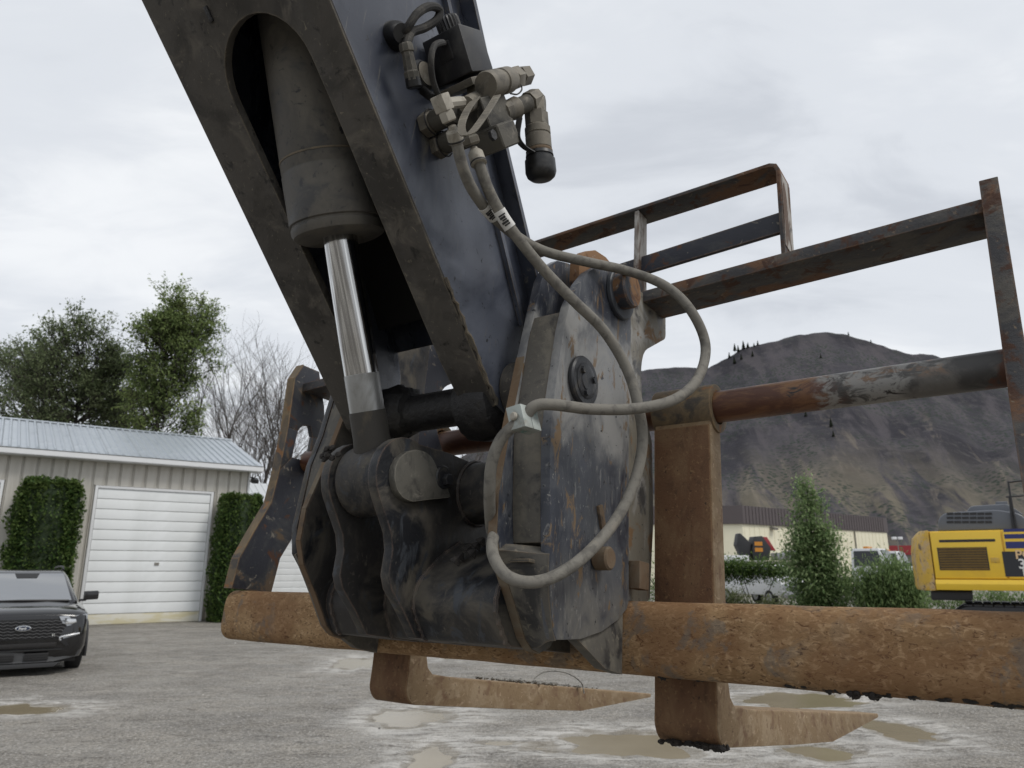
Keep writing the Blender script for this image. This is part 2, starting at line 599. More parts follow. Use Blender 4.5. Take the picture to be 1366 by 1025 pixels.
M['white_worn'] = grime('white_worn', (0.36, 0.34, 0.31), [
    ((0.10, 0.062, 0.042), 22, 0.46, 0.60, (1, 1, .4), 0.85), ((0.055, 0.05, 0.05), 14, 0.52, 0.62, (1, 1, .5), 0.8)], 0.7, 0.0,
    [(120, 0.3, 0.002, (1, 1, 1))])
t = MT('pipe')
sp = t.new('ShaderNodeSeparateXYZ')
t.link(t.tc.outputs['Object'], sp.inputs[0])
wob = t.math('MULTIPLY', t.math('SUBTRACT', t.noise(9, 5, .65), .5), .30)
xx_ = t.math('ADD', sp.outputs['X'], wob)
m1 = t.noise(16, 6, .7, .8, (.5, 1, 1))
m2 = t.noise(40, 5, .7, .6, (.6, 1, 1))
c = t.mix(t.rng(m1, .40, .62), lin(.050, .048, .046), lin(.125, .118, .108))
red = t.rng(xx_, .655, .60)
c = t.mix(red, c, t.mix(t.rng(m1, .42, .6), lin(.085, .034, .020), lin(.155, .074, .035)))
org = t.math('MULTIPLY', t.rng(m1, .48, .58), t.rng(sp.outputs['Z'], .495, .515))
c = t.mix(t.math('MULTIPLY', org, .85), c, lin(.205, .105, .045))
wht = t.math('MULTIPLY', t.math('MULTIPLY', t.rng(xx_, .58, .62), t.rng(xx_, .78, .72)), t.rng(m2, .40, .52))
c = t.mix(t.math('MULTIPLY', wht, .9), c, lin(.25, .245, .23))
c = t.mix(t.rng(m2, .58, .66), c, lin(.024, .021, .020))
c = t.mix(t.rng(xx_, .855, .875), c, lin(.095, .040, .023))
M['pipe'] = t.out(c, .5, 0, t.bump(t.noise(140, 4, .6), .2, .0015), .45)
M['pipe_red'] = grime('pipe_red', (0.095, 0.036, 0.022), [((0.055, 0.024, 0.017), 14, .45, .7), ((0.17, 0.085, 0.04), 18, .58, .72)], 0.5, 0, [(150, .2, .0015, (1, 1, 1))], .4)
M['hose'] = grime('hose', (0.190, 0.179, 0.156), [
    ((0.120, 0.113, 0.100), 45, 0.46, 0.66, None, 0.75),
    ((0.23, 0.21, 0.175), 30, 0.56, 0.76, None, 0.85)], 0.8, 0.0,
    [(260, 0.35, 0.0012, (1, 1, 2))], 0.25)
M['hose_dark'] = grime('hose_dark', (0.030, 0.029, 0.028), [((0.085, 0.078, 0.066), 40, 0.46, 0.7)], 0.75, 0, [(300, .5, .001, (1, 1, 3))], .3)
M['fitting'] = grime('fitting', (0.170, 0.152, 0.122), [
    ((0.085, 0.078, 0.066), 22, 0.46, 0.68, None, 0.6),
    ((0.27, 0.25, 0.205), 34, 0.56, 0.74, None, 0.8)], 0.6, 0.15,
    [(240, 0.3, 0.001, (1, 1, 1))], 0.35, edge=((0.32, 0.295, 0.245), 0.002))
M['fitting_light'] = grime('fitting_light', (0.36, 0.335, 0.285), [((0.20, 0.18, 0.15), 30, 0.5, 0.72)], 0.65, 0.1, [(260, .25, .001, (1, 1, 1))], .3)
M['valve_cast'] = grime('valve_cast', (0.100, 0.093, 0.078), [
    ((0.040, 0.038, 0.035), 18, 0.45, 0.66), ((0.20, 0.18, 0.15), 40, 0.58, 0.76)], 0.7, 0.1, [(200, .4, .0015, (1, 1, 1))], .3, edge=((0.27, 0.25, 0.21), 0.003))
M['plastic_black'] = grime('plastic_black', (0.020, 0.020, 0.022), [
    ((0.065, 0.063, 0.060), 14, 0.46, 0.72, (1, 1, .6), 0.7)], 0.42, 0, [(180, .12, .001, (1, 1, 1))], edge=((0.085, 0.083, 0.08), 0.003))
M['rubber_cap'] = grime('rubber_cap', (0.012, 0.012, 0.012), [((0.05, 0.048, 0.045), 30, .55, .75)], 0.4)
M['label'] = plain('label', (0.62, 0.61, 0.58), 0.6, 0, .12, 60)
M['ink'] = plain('ink', (0.02, 0.02, 0.02), 0.6)
M['clamp'] = grime('clamp', (0.33, 0.36, 0.34), [((0.22, 0.21, 0.18), 30, .45, .7), ((0.16, 0.28, 0.26), 45, .58, .7)], 0.6, .2, [(200, .3, .001, (1, 1, 1))])
M['pin_worn'] = grime('pin_worn', (0.135, 0.128, 0.110), [((0.055, 0.053, 0.05), 24, .48, .7), ((0.24, 0.225, 0.19), 38, .55, .75)], 0.6, .2, [(180, .3, .0015, (1, 1, 1))], .35, edge=((0.3, 0.28, 0.23), 0.003))
M['pin_black'] = grime('pin_black', (0.026, 0.027, 0.030), [((0.10, 0.088, 0.07), 22, .54, .74)], 0.45, .2, [(160, .3, .002, (1, 1, 1))])
M['mud'] = grime('mud', (0.018, 0.015, 0.013), [((0.05, 0.042, 0.034), 40, .55, .75)], 0.85, 0, [(90, .6, .006, (1, 1, 1))])

# ================================================================== background
def wray(x, y):
    a, b = (x - 683.0) / 980.0, -(y - 512.5) / 980.0
    return V(a, math.cos(PITCH) - b * math.sin(PITCH), math.sin(PITCH) + b * math.cos(PITCH))


def gp(x, y):
    """point of the ground seen at a photo pixel"""
    r = wray(x, y)
    t_ = -CAMZ / r.z
    return V(r.x * t_, r.y * t_, 0)


def far(x, dist, z=0.0, y=760):
    """ground position in the direction of photo column x at a horizontal distance"""
    r = wray(x, y)
    k = dist / math.hypot(r.x, r.y)
    return V(r.x * k, r.y * k, z)


def hz(x, y, dist):
    r = wray(x, y)
    return CAMZ + dist * r.z / math.hypot(r.x, r.y)


# ------------------------------------------------------------------ ground
PUD = []   # (cx, cy, ax, ay)
for x0, x1, y0, y1 in [(488, 596, 948, 967), (454, 506, 878, 892), (760, 905, 978, 1012), (700, 742, 992, 1004), (548, 600, 998, 1030), (1048, 1140, 996, 1012), (1000, 1150, 926, 941), (640, 690, 988, 994), (-30, 74, 941, 954), (1160, 1230, 962, 985), (585, 640, 868, 878)]:
    c = gp((x0 + x1) / 2, (y0 + y1) / 2)
    l_, r_ = gp(x0, (y0 + y1) / 2), gp(x1, (y0 + y1) / 2)
    n_, f_ = gp((x0 + x1) / 2, y1), gp((x0 + x1) / 2, y0)
    PUD.append((c.x, c.y, (r_ - l_).length / 2 * 1.2, (f_ - n_).length / 2 * 1.2, (l_ - r_).normalized()))


def pud_d(x, y):
    """smallest normalised distance to a puddle outline, with the puddle's strength"""
    best = 9.0
    for i, (cx_, cy_, ax_, ay_, dr) in enumerate(PUD):
        u = (x - cx_) * dr.x + (y - cy_) * dr.y
        w = -(x - cx_) * dr.y + (y - cy_) * dr.x
        ang = math.atan2(w / ay_, u / ax_)
        k = 1 + .42 * noise.noise(V(math.cos(ang) * 1.6, math.sin(ang) * 1.6, i * 3.7)) + .30 * noise.noise(V(math.cos(ang) * 4, math.sin(ang) * 4, i * 3.7))
        d = (math.hypot(u / ax_, w / ay_) / k - 1) * math.sqrt(ax_ * ay_)
        best = min(best, d)
    return best


def axis_lines(lo, hi, step, ext):
    a = [lo + step * i for i in range(int((hi - lo) / step) + 1)]
    g_, s = step, hi
    while s < ext:
        g_ *= 1.35
        s += g_
        a.append(s)
    g_, s = step, lo
    while s > -ext:
        g_ *= 1.35
        s -= g_
        a.insert(0, s)
    return a


xs_, ys_ = axis_lines(-9.5, 7.5, .08, 2600), axis_lines(5.2, 17.5, .08, 2600)
bm = NB()
lay = bm.verts.layers.float.new('silt')
grid = []
for y in ys_:
    row = []
    for x in xs_:
        near = -10 < x < 8 and 5 < y < 18
        z = 0.0
        v = bm.verts.new((x, y, z))
        if near:
            d = pud_d(x, y)
            s = max(0, 1 - max(0, d) / .8) if d < .8 else 0
            v[lay] = s
            v.co.z = max(-.07, min(.016, d * .085)) + .012 * noise.noise(V(x * 1.7, y * 2.2, 0)) + (.008 if d > -.05 else .003) * noise.noise(V(x * 5, y * 6, 2)) + .004
        row.append(v)
    grid.append(row)
for a, b in zip(grid, grid[1:]):
    for i in range(len(xs_) - 1):
        bm.faces.new((a[i], a[i + 1], b[i + 1], b[i]))
t = MT('ground')
att = t.new('ShaderNodeAttribute')
att.attribute_name = 'silt'
big = t.noise(.42, 6, .66, .5, (1, 1.8, 1))
c = t.mix(t.rng(big, .36, .66), lin(.155, .141, .120), lin(.290, .267, .230))
c = t.mix(t.rng(t.noise(1.3, 5, .65, .5, (1, 2.2, 1)), .50, .66), c, lin(.300, .275, .235))
c = t.mix(t.rng(t.noise(2.1, 5, .65, .5, (1, 2.6, 1)), .54, .66), c, lin(.092, .080, .064))
speck = t.noise(34, 3, .7)
c = t.mix(t.rng(speck, .56, .66), c, lin(.52, .505, .48))
c = t.mix(t.rng(t.noise(40, 3, .7), .555, .65), c, lin(.085, .080, .072))
c = t.mix(t.rng(t.noise(13, 4, .7), .56, .68), c, lin(.14, .132, .12))
st = t.voro(55, out='Color')
bw = t.new('ShaderNodeRGBToBW')
t.link(st, bw.inputs[0])
c = t.mix(.35, c, t.mix(t.rng(bw.outputs[0], .25, .8), lin(.07, .065, .058), lin(.42, .395, .355)))
lightm = t.math('MULTIPLY', t.rng(att.outputs['Fac'], .05, .95), t.rng(t.noise(3.4, 8, .78, 1.0, (.6, 2.2, 1)), .42, .58))
c = t.mix(t.math('MULTIPLY', lightm, .8), c, lin(.56, .54, .505))
edge = t.rng(att.outputs['Fac'], .93, .999)
c = t.mix(t.math('MULTIPLY', edge, .55), c, lin(.17, .145, .105))
rg = t.mix(t.rng(t.noise(1.7, 4, .6), .42, .62), lin(.55, .55, .55), lin(.9, .9, .9))
nb = t.bump(t.noise(30, 5, .7), .9, .02)
nb = t.bump(t.voro(60), .6, .012, nb)
t.out(c, rg, 0, nb, .35)
M['ground'] = t.m
ground = fill_obj('ground', bm, M['ground'], None, kind='structure', sharp=None)

# puddles: flat water lying in the hollows of the yard
t = MT('puddle_water')
c = t.mix(t.noise(1.6, 3, .5), lin(.185, .150, .090), lin(.275, .230, .150))
M['water'] = t.out(c, .16, 0, t.bump(t.noise(16, 3, .5), .06, .01), .35)
for i, (cx_, cy_, ax_, ay_, dr) in enumerate(PUD):
    bm = NB()
    k = 1.25 + .25 / math.sqrt(ax_ * ay_)
    vs = []
    for q in range(40):
        ang = 2 * math.pi * q / 40
        u, w = math.cos(ang) * ax_ * k, math.sin(ang) * ay_ * k
        vs.append(bm.verts.new((cx_ + u * dr.x - w * dr.y, cy_ + u * dr.y + w * dr.x, -.0025 - .0002 * i)))
    bm.faces.new(vs)
    o = fill_obj('puddle', bm, M['water'], None, kind='structure', sharp=None)
    if o.data.polygons[0].normal.z < 0:
        o.data.flip_normals()

# loose stones lying on the yard
bm = NB()
for i in range(9500):
    px_, py_ = rnd.uniform(-20, 1386), 900 + 150 * rnd.random() ** .7 if i % 3 else rnd.uniform(835, 930)
    g = gp(px_, py_)
    if pud_d(g.x, g.y) < .06:
        continue
    s = rnd.uniform(.008, .022) * (1.0 if rnd.random() < .96 else rnd.uniform(1.3, 2.0))
    a = rnd.random() * 6
    vs = [bm.verts.new((g.x + s * math.cos(a + k * 2.1) * rnd.uniform(.7, 1.2), g.y + s * math.sin(a + k * 2.1) * rnd.uniform(.7, 1.2), -.004)) for k in range(3)]
    tp = bm.verts.new((g.x + s * .2, g.y, s * rnd.uniform(.45, .8) + .002))
    for k in range(3):
        bm.faces.new((vs[k], vs[(k + 1) % 3], tp))
t = MT('stone')
oi = t.new('ShaderNodeNewGeometry')
M['stone'] = t.out(t.mix(oi.outputs['Random Per Island'], lin(.11, .105, .095), lin(.62, .60, .57)), .85)
o = fill_obj('loose_stones', bm, M['stone'], None, kind='stuff', sharp=None)
tag(o, 'small loose stones scattered over the wet gravel yard', 'stones')

# ------------------------------------------------------------------ hill
RIDGE = [(-900, 760), (100, 735), (400, 690), (560, 640), (660, 585), (760, 530), (830, 500), (862, 493), (905, 489), (945, 491), (968, 479), (990, 465), (1015, 459), (1040, 453), (1062, 447), (1100, 443.5), (1128, 446), (1155, 454), (1190, 466),
         (1215, 473), (1240, 472), (1262, 480), (1300, 500), (1343, 517), (1420, 552), (1520, 590), (1650, 640), (1900, 700), (2600, 745)]
KB, KE = [], []
for x, y in RIDGE:
    r = wray(x, y)
    KB.append(math.atan2(r.x, r.y))
    KE.append(r.z / math.hypot(r.x, r.y))


def ridge_el(b):
    if b <= KB[0]:
        return KE[0]
    for i in range(len(KB) - 1):
        if b <= KB[i + 1]:
            t_ = (b - KB[i]) / (KB[i + 1] - KB[i])
            return KE[i] * (1 - t_) + KE[i + 1] * t_
    return KE[-1]


bm = NB()
lb = bm.verts.layers.float.new('brg')
lt_ = bm.verts.layers.float.new('rng')
NBR, NR = 420, 90
rows = []
for i in range(NBR + 1):
    b = -.75 + 1.75 * i / NBR
    e_ = max(0.0, ridge_el(b))
    rr = 950 + 90 * noise.noise(V(b * 3, 2, 0))
    Hh = e_ * rr
    row = []
    for j in range(NR + 1):
        t_ = j / NR * 1.25
        r = 330 + (rr - 330) * t_
        if t_ <= 1:
            h = Hh * (0.32 * t_ ** 1.0 + 0.68 * t_ ** 1.75)
        else:
            h = Hh * (1 - 1.3 * (t_ - 1))
        x, y = r * math.sin(b), r * math.cos(b)
        env = max(0, min(1, t_ * 2.5)) * max(0.0, 1 - t_) * min(1, Hh / 60)
        gl = noise.noise(V(b * 26 + .8 * noise.noise(V(x / 90, y / 90, 5)), r / 420, 1))
        h += env * (20 * gl + 5 * noise.noise(V(x / 45, y / 45, 0)) + 1.2 * noise.noise(V(x / 12, y / 12, 3)))
        if abs(t_ - 1) < .02:
            h += min(1, Hh / 60) * 1.6 * noise.noise(V(x / 9, y / 9, 0))
        hv = bm.verts.new((x, y, h - .35 + CAMZ * t_ if t_ <= 1 else h + CAMZ - .35))
        hv[lb] = b
        hv[lt_] = t_
        row.append(hv)
    rows.append(row)
for a, b in zip(rows, rows[1:]):
    for j in range(NR):
        bm.faces.new((a[j], b[j], b[j + 1], a[j + 1]))
t = MT('hill')
ab, ar = t.new('ShaderNodeAttribute'), t.new('ShaderNodeAttribute')
ab.attribute_name, ar.attribute_name = 'brg', 'rng'
cb_ = t.new('ShaderNodeCombineXYZ')
t.link(t.math('ADD', t.math('MULTIPLY', ab.outputs['Fac'], 60.0), t.math('MULTIPLY', ar.outputs['Fac'], 7.0)), cb_.inputs[0])
t.link(t.math('MULTIPLY', ar.outputs['Fac'], 9.0), cb_.inputs[1])


def snoise(scale, detail=6, rough=.65, dist=.5):
    n = t.new('ShaderNodeTexNoise')
    n.inputs['Scale'].default_value = scale
    n.inputs['Detail'].default_value = detail
    n.inputs['Roughness'].default_value = rough
    n.inputs['Distortion'].default_value = dist
    t.link(cb_.outputs[0], n.inputs['Vector'])
    return n.outputs['Fac']


c = t.mix(t.rng(t.noise(.012, 6, .62, .5), .38, .62), lin(.032, .031, .037), lin(.062, .059, .067))
c = t.mix(t.math('MULTIPLY', t.rng(snoise(.55), .46, .62), .7), c, lin(.085, .077, .083))
c = t.mix(t.math('MULTIPLY', t.rng(snoise(1.3), .52, .64), .6), c, lin(.046, .045, .046))
c = t.mix(t.math('MULTIPLY', t.rng(t.noise(.10, 6, .75, .5), .52, .64), .6), c, lin(.088, .083, .083))
low = t.rng(ar.outputs['Fac'], .56, .20)
grass = t.math('MULTIPLY', low, t.rng(snoise(.35, 6, .65, 1.2), .40, .56))
c = t.mix(t.math('MULTIPLY', grass, .85), c, t.mix(t.noise(.05, 5, .7), lin(.085, .085, .062), lin(.215, .180, .135)))
c = t.mix(t.math('MULTIPLY', t.math('MULTIPLY', t.rng(ar.outputs['Fac'], .75, .5), t.rng(snoise(.5, 7, .7, .5), .56, .66)), .55), c, lin(.18, .155, .125))
vs_ = t.voro(.26)
shrub = t.math('MULTIPLY', t.rng(vs_, .50, .25), t.rng(t.noise(.012, 3, .5), .44, .54))
c = t.mix(t.math('MULTIPLY', shrub, .9), c, lin(.030, .042, .032))
M['hill'] = t.out(c, .95, 0, t.bump(t.noise(.25, 6, .7), .6, 1.2), .1)
hill = fill_obj('hill', bm, M['hill'], None, kind='structure', sharp=80)

# ------------------------------------------------------------------ foliage
def leafmat(name, dark, light, warm=None, rough=.6):
    t = MT(name)
    g_ = t.new('ShaderNodeNewGeometry')
    c = t.mix(g_.outputs['Random Per Island'], lin(*dark), lin(*light))
    if warm:
        c = t.mix(t.rng(t.noise(.55, 3, .5), .55, .75), c, lin(*warm))
    t.out(c, rough, 0, None, .12)
    tr = t.new('ShaderNodeBsdfTranslucent')
    t.link(c, tr.inputs[0])
    ms = t.new('ShaderNodeMixShader')
    ms.inputs[0].default_value = .50
    out_ = t.nt.nodes['Material Output']
    t.link(t.bs.outputs[0], ms.inputs[1])
    t.link(tr.outputs[0], ms.inputs[2])
    t.link(ms.outputs[0], out_.inputs[0])
    return t.m


M['leaf_broad'] = leafmat('leaf_broad', (0.102, 0.134, 0.070), (0.258, 0.306, 0.162), (0.228, 0.264, 0.144))
M['leaf_light'] = leafmat('leaf_light', (0.108, 0.156, 0.060), (0.312, 0.384, 0.150), (0.276, 0.324, 0.132))
M['leaf_cedar'] = leafmat('leaf_cedar', (.042, .088, .026), (.165, .235, .070), (.180, .215, .075))
M['leaf_poplar'] = leafmat('leaf_poplar', (00.099, 00.170, 00.065), (00.336, 00.423, 00.207))
M['leaf_willow'] = leafmat('leaf_willow', (00.105, 00.167, 00.068), (00.262, 00.346, 00.147))
M['leaf_weed'] = leafmat('leaf_weed', (0.083, 0.105, 0.045), (0.225, 0.247, 0.128))
M['pine'] = leafmat('pine', (.014, .020, .012), (.034, .042, .024))
M['bark'] = grime('bark', (.045, .038, .032), [((.09, .08, .07), 9, .45, .7, (1, 1, .2))], .9)
M['bark_pale'] = grime('bark_pale', (.070, .060, .052), [((.12, .105, .095), 2, .45, .7, (1, 1, .3))], .9)


def leaf(bm, p, s, R_, droop=0.0, asp=.52):
    a = V(R_.gauss(0, 1), R_.gauss(0, 1), R_.gauss(0, 1) - droop)
    if a.length < 1e-3:
        a = V(1, 0, 0)
    a.normalize()
    x, y, _ = basis(a)
    k = s * R_.uniform(.6, 1.25)
    a *= k
    x *= k * asp
    bm.faces.new([bm.verts.new(q) for q in (p - a * .5, p + x * .55 - a * .05, p + a * .5, p - x * .55 + a * .03)])


def leafy_tree(name, label, cat, group, loc, H, blobs, ncl, nleaf, ls, mat, seed, bark='bark', trunk_r=.22, spread=.55):
    """blobs: ellipsoids (cx, cy, cz, rx, ry, rz) that bound the crown"""
    R_ = random.Random(seed)
    r = thing(name, label, cat, loc, None, group)
    tb, lb_ = NB(), NB()
    top = V(R_.uniform(-.3, .3), R_.uniform(-.3, .3), H * .86)
    trunk = [V(0, 0, -.1), V(.1, .05, H * .25), V(-.05, .1, H * .5), top]
    tube(tb, trunk, trunk_r, 8, 5, True, trunk_r * .2)
    TQ = catmull(trunk, 8)
    for k in range(ncl):
        b = R_.choices(blobs, [q[3] * q[5] for q in blobs])[0]
        while True:
            u = V(R_.uniform(-1, 1), R_.uniform(-1, 1), R_.uniform(-1, 1))
            if .3 < u.length < 1.08:
                break
        c = V(b[0] + u.x * b[3], b[1] + u.y * b[4], b[2] + u.z * b[5])
        h = max(H * .18, min(H * .84, c.z - abs(R_.gauss(.9, .5)) - .45 * math.hypot(c.x, c.y)))
        s_ = min(TQ, key=lambda q: abs(q.z - h))
        mid = s_.lerp(c, .5) + V(R_.uniform(-.3, .3), R_.uniform(-.3, .3), -.25)
        tube(tb, [s_, mid, c], trunk_r * .20, 4, 4, True, .012)
        bc = V(b[0], b[1], b[2] - b[5] * .4)
        o_dir = (c - bc).normalized() + V(0, 0, .25)
        for t_ in range(8):
            dr = (o_dir + V(R_.gauss(0, .75), R_.gauss(0, .75), R_.gauss(0, .55))).normalized()
            L_ = R_.uniform(.6, 1.0) * spread * 2.6
            s2 = mid.lerp(c, R_.uniform(.5, 1.0))
            m2 = s2 + dr * L_ * .5 + V(0, 0, R_.uniform(-.05, .12))
            e2 = s2 + dr * L_ + V(0, 0, R_.uniform(-.25, .15))
            tube(tb, [s2, m2, e2], .018, 3, 2, True, .006)
            for i in range(nleaf // 8):
                t2 = R_.random() ** .8
                p = s2.lerp(m2, t2 * 2) if t2 < .5 else m2.lerp(e2, t2 * 2 - 1)
                k_ = .10 + .10 * (1 - t2)
                leaf(lb_, p + V(R_.gauss(0, k_), R_.gauss(0, k_), R_.gauss(0, k_)), ls, R_)
    fill_obj('trunk', tb, M[bark], r, sharp=60)
    fill_obj('crown', lb_, M[mat], r, sharp=None)
    return r


def bare_tree(label, group, loc, H, seed, lean=0.0):
    R_ = random.Random(seed)
    r = thing('bare_tree', label, 'tree', loc, None, group)
    tb, cb = NB(), NB()

    def grow(bm, p, d, L, rad, lev):
        q = p + d * L * .5 + V(R_.gauss(0, .05), R_.gauss(0, .05), 0) * L
        e_ = p + d * L + V(R_.gauss(0, .06), R_.gauss(0, .06), .02) * L
        tube(bm, [p, q, e_], rad, 6 if lev < 2 else 3, 2, True, rad * .6)
        if lev >= 6:
            return
        n = (4, 4, 4, 3, 3, 3)[lev]
        for k in range(n):
            f_ = R_.uniform(.35, 1.0) if k else 1.0
            s_ = (p.lerp(q, f_ * 2) if f_ < .5 else q.lerp(e_, f_ * 2 - 1))
            sp = .22 if k == 0 else R_.uniform(.35, .75)
            nd = (d + V(R_.gauss(0, sp), R_.gauss(0, sp), R_.uniform(.0, .35))).normalized()
            grow(bm if lev < 0 else cb, s_, nd, L * R_.uniform(.58, .82), rad * (.62 if k == 0 else .5), lev + 1)
    grow(tb, V(0, 0, -.1), V(lean, 0, 1).normalized(), H * .30, .15, 0)
    fill_obj('trunk', tb, M['bark'], r, sharp=60)
    fill_obj('crown', cb, M['bark_pale'], r, sharp=None)
    return r


TG = 'trees beyond the garage'
D1 = 46


def crown(x0, x1, y0, y1, dist, xc):
    """ellipsoid in tree coordinates from the crown's extent in the photo"""
    c0, c1 = far(x0, dist), far(x1, dist)
    z0, z1 = hz((x0 + x1) / 2, y1, dist), hz((x0 + x1) / 2, y0, dist)
    o = far(xc, dist)
    m_ = (c0 + c1) / 2 - o
    w = (c1 - c0).length / 2
    return (m_.x, m_.y, (z0 + z1) / 2, w * .95, w * .9, (z1 - z0) / 2)


leafy_tree('broadleaf_tree', 'dark green tree at the far left, its crown cut by the photo edge', 'tree', TG, far(72, D1), hz(72, 425, D1),
           [crown(35, 62, 405, 440, D1, 72), crown(55, 112, 418, 490, D1, 72), crown(-30, 60, 430, 510, D1, 72), crown(60, 142, 452, 540, D1, 72), crown(-45, 60, 480, 575, D1, 72), crown(30, 140, 505, 580, D1, 72), crown(90, 150, 480, 530, D1, 72)],
           165, 140, .19, 'leaf_broad', 11, spread=.50)
leafy_tree('broadleaf_tree', 'tallest and brightest green tree rising behind the garage roof', 'tree', TG, far(186, D1 - 3), hz(186, 385, D1 - 3),
           [crown(150, 215, 378, 440, D1 - 3, 186), crown(205, 258, 388, 450, D1 - 3, 186), crown(140, 215, 415, 500, D1 - 3, 186), crown(200, 264, 430, 505, D1 - 3, 186), crown(128, 190, 470, 560, D1 - 3, 186), crown(180, 245, 490, 570, D1 - 3, 186)],
           160, 145, .19, 'leaf_light', 12, spread=.50)
leafy_tree('broadleaf_tree', 'lower green tree filling the left edge behind the dark tree', 'tree', TG, far(2, D1 + 7), hz(2, 440, D1 + 7),
           [crown(-60, 40, 445, 540, D1 + 7, 2), crown(-50, 55, 500, 600, D1 + 7, 2)], 80, 120, .21, 'leaf_broad', 13, spread=.55)
leafy_tree('broadleaf_tree', 'low green tree between and behind the two tall green trees', 'tree', TG, far(128, D1 + 6), hz(128, 470, D1 + 6),
           [crown(80, 180, 478, 560, D1 + 6, 128), crown(60, 215, 515, 600, D1 + 6, 128)], 85, 110, .21, 'leaf_light', 14, spread=.55)
bare_tree('leafless tree just right of the green trees with tan twigs', TG, far(262, D1 + 2), hz(262, 385, D1 + 2), 21, .08)
bare_tree('leafless tree with fine branches standing over the garage gable', TG, far(306, D1 + 5), hz(306, 400, D1 + 5), 22, .05)
bare_tree('leafless tree partly behind the boom, right of the garage', TG, far(372, D1 + 4), hz(372, 385, D1 + 4), 23, 0)
bare_tree('smaller leafless tree low behind the garage gable', TG, far(338, D1 + 9), hz(338, 450, D1 + 9), 24, -.05)
bare_tree('leafless tree seen through gaps of the machine behind the coupler', TG, far(610, D1 + 14), hz(610, 540, D1 + 14), 25, 0)


# ------------------------------------------------------------------ garage
GA = gp(106, 835)
GW = (gp(265, 829) - GA).normalized()
GANG = math.atan2(GW.y, GW.x)
t = MT('siding')
gpz = t.new('ShaderNodeNewGeometry')
sz_ = t.new('ShaderNodeSeparateXYZ')
t.link(gpz.outputs['Position'], sz_.inputs[0])
c = t.mix(t.rng(t.noise(1.6, 5, .6, .3, (1, 1, .4)), .42, .68), lin(.53, .51, .465), lin(.455, .435, .390))
c = t.mix(t.math('MULTIPLY', t.rng(t.noise(5, 6, .7, .4, (1, 1, .12)), .52, .68), .5), c, lin(.40, .375, .325))
spl = t.math('MULTIPLY', t.rng(t.math('ADD', sz_.outputs['Z'], t.math('MULTIPLY', t.noise(3, 6, .7), -.9)), .35, -.35), .8)
c = t.mix(spl, c, lin(.27, .235, .18))
M['siding'] = t.out(c, .55, 0, t.bump(t.noise(8, 4, .6), .04, .004))
M['siding_dark'] = plain('siding_dark', (0.20, 0.19, 0.165), .6)
M['door_white'] = grime('door_white', (0.74, 0.76, 0.765), [((0.68, 0.70, 0.70), 1.2, .45, .7, (1, 1, 1))], .5)
M['door_low'] = grime('door_low', (0.62, 0.60, 0.52), [((0.55, 0.50, 0.33), 3.0, .42, .62, (.5, 1, 2))], .55)
M['trim_white'] = plain('trim_white', (.70, .71, .72), .5, 0, .05, 2)
M['roof_metal'] = grime('roof_metal', (0.46, 0.50, 0.54), [((0.40, 0.44, 0.475), 1.0, .45, .7), ((0.54, 0.575, 0.605), .6, .55, .75)], .36, .45)
garage = thing('garage', 'beige metal garage with a white overhead door and a grey ribbed roof', 'garage', GA, (0, 0, GANG))
GX0, GX1, GH, DOORH = -7.4, 4.92, 5.30, 4.40
bm = NB()
box(bm, GX0, GX1 - .03, .05, 9.0, 0, GH)
prism(bm, [(0.05, GH), (9.0, GH), (4.5, GH + 1.75)], GX0, GX1 - .03)
fill_obj('wall', bm, M['siding_dark'], garage)
# cladding sheets, each with its raised pan
PW = .40
openings = [(0.0, 3.62), (-6.40, -2.72)]
pcache = {}


def wall_panel(x, w, z0, z1, y=0.0, rot=None):
    key = (round(w, 3), round(z1 - z0, 3))
    if key not in pcache:
        bm = NB()
        pts = [(0.004, .048), (0.004, .036), (.030, .036), (.048, -.012), (w - .048, -.012), (w - .030, .036), (w - .004, .036), (w - .004, .048)]
        prism(bm, pts, 0, z1 - z0, 2)
        o = fill_obj('wall_panel', bm, M['siding'], garage)
        pcache[key] = o.data
    else:
        o = bpy.data.objects.new('wall_panel', pcache[key])
        COL.objects.link(o)
        o.parent = garage
    o.location = (x, y, z0)


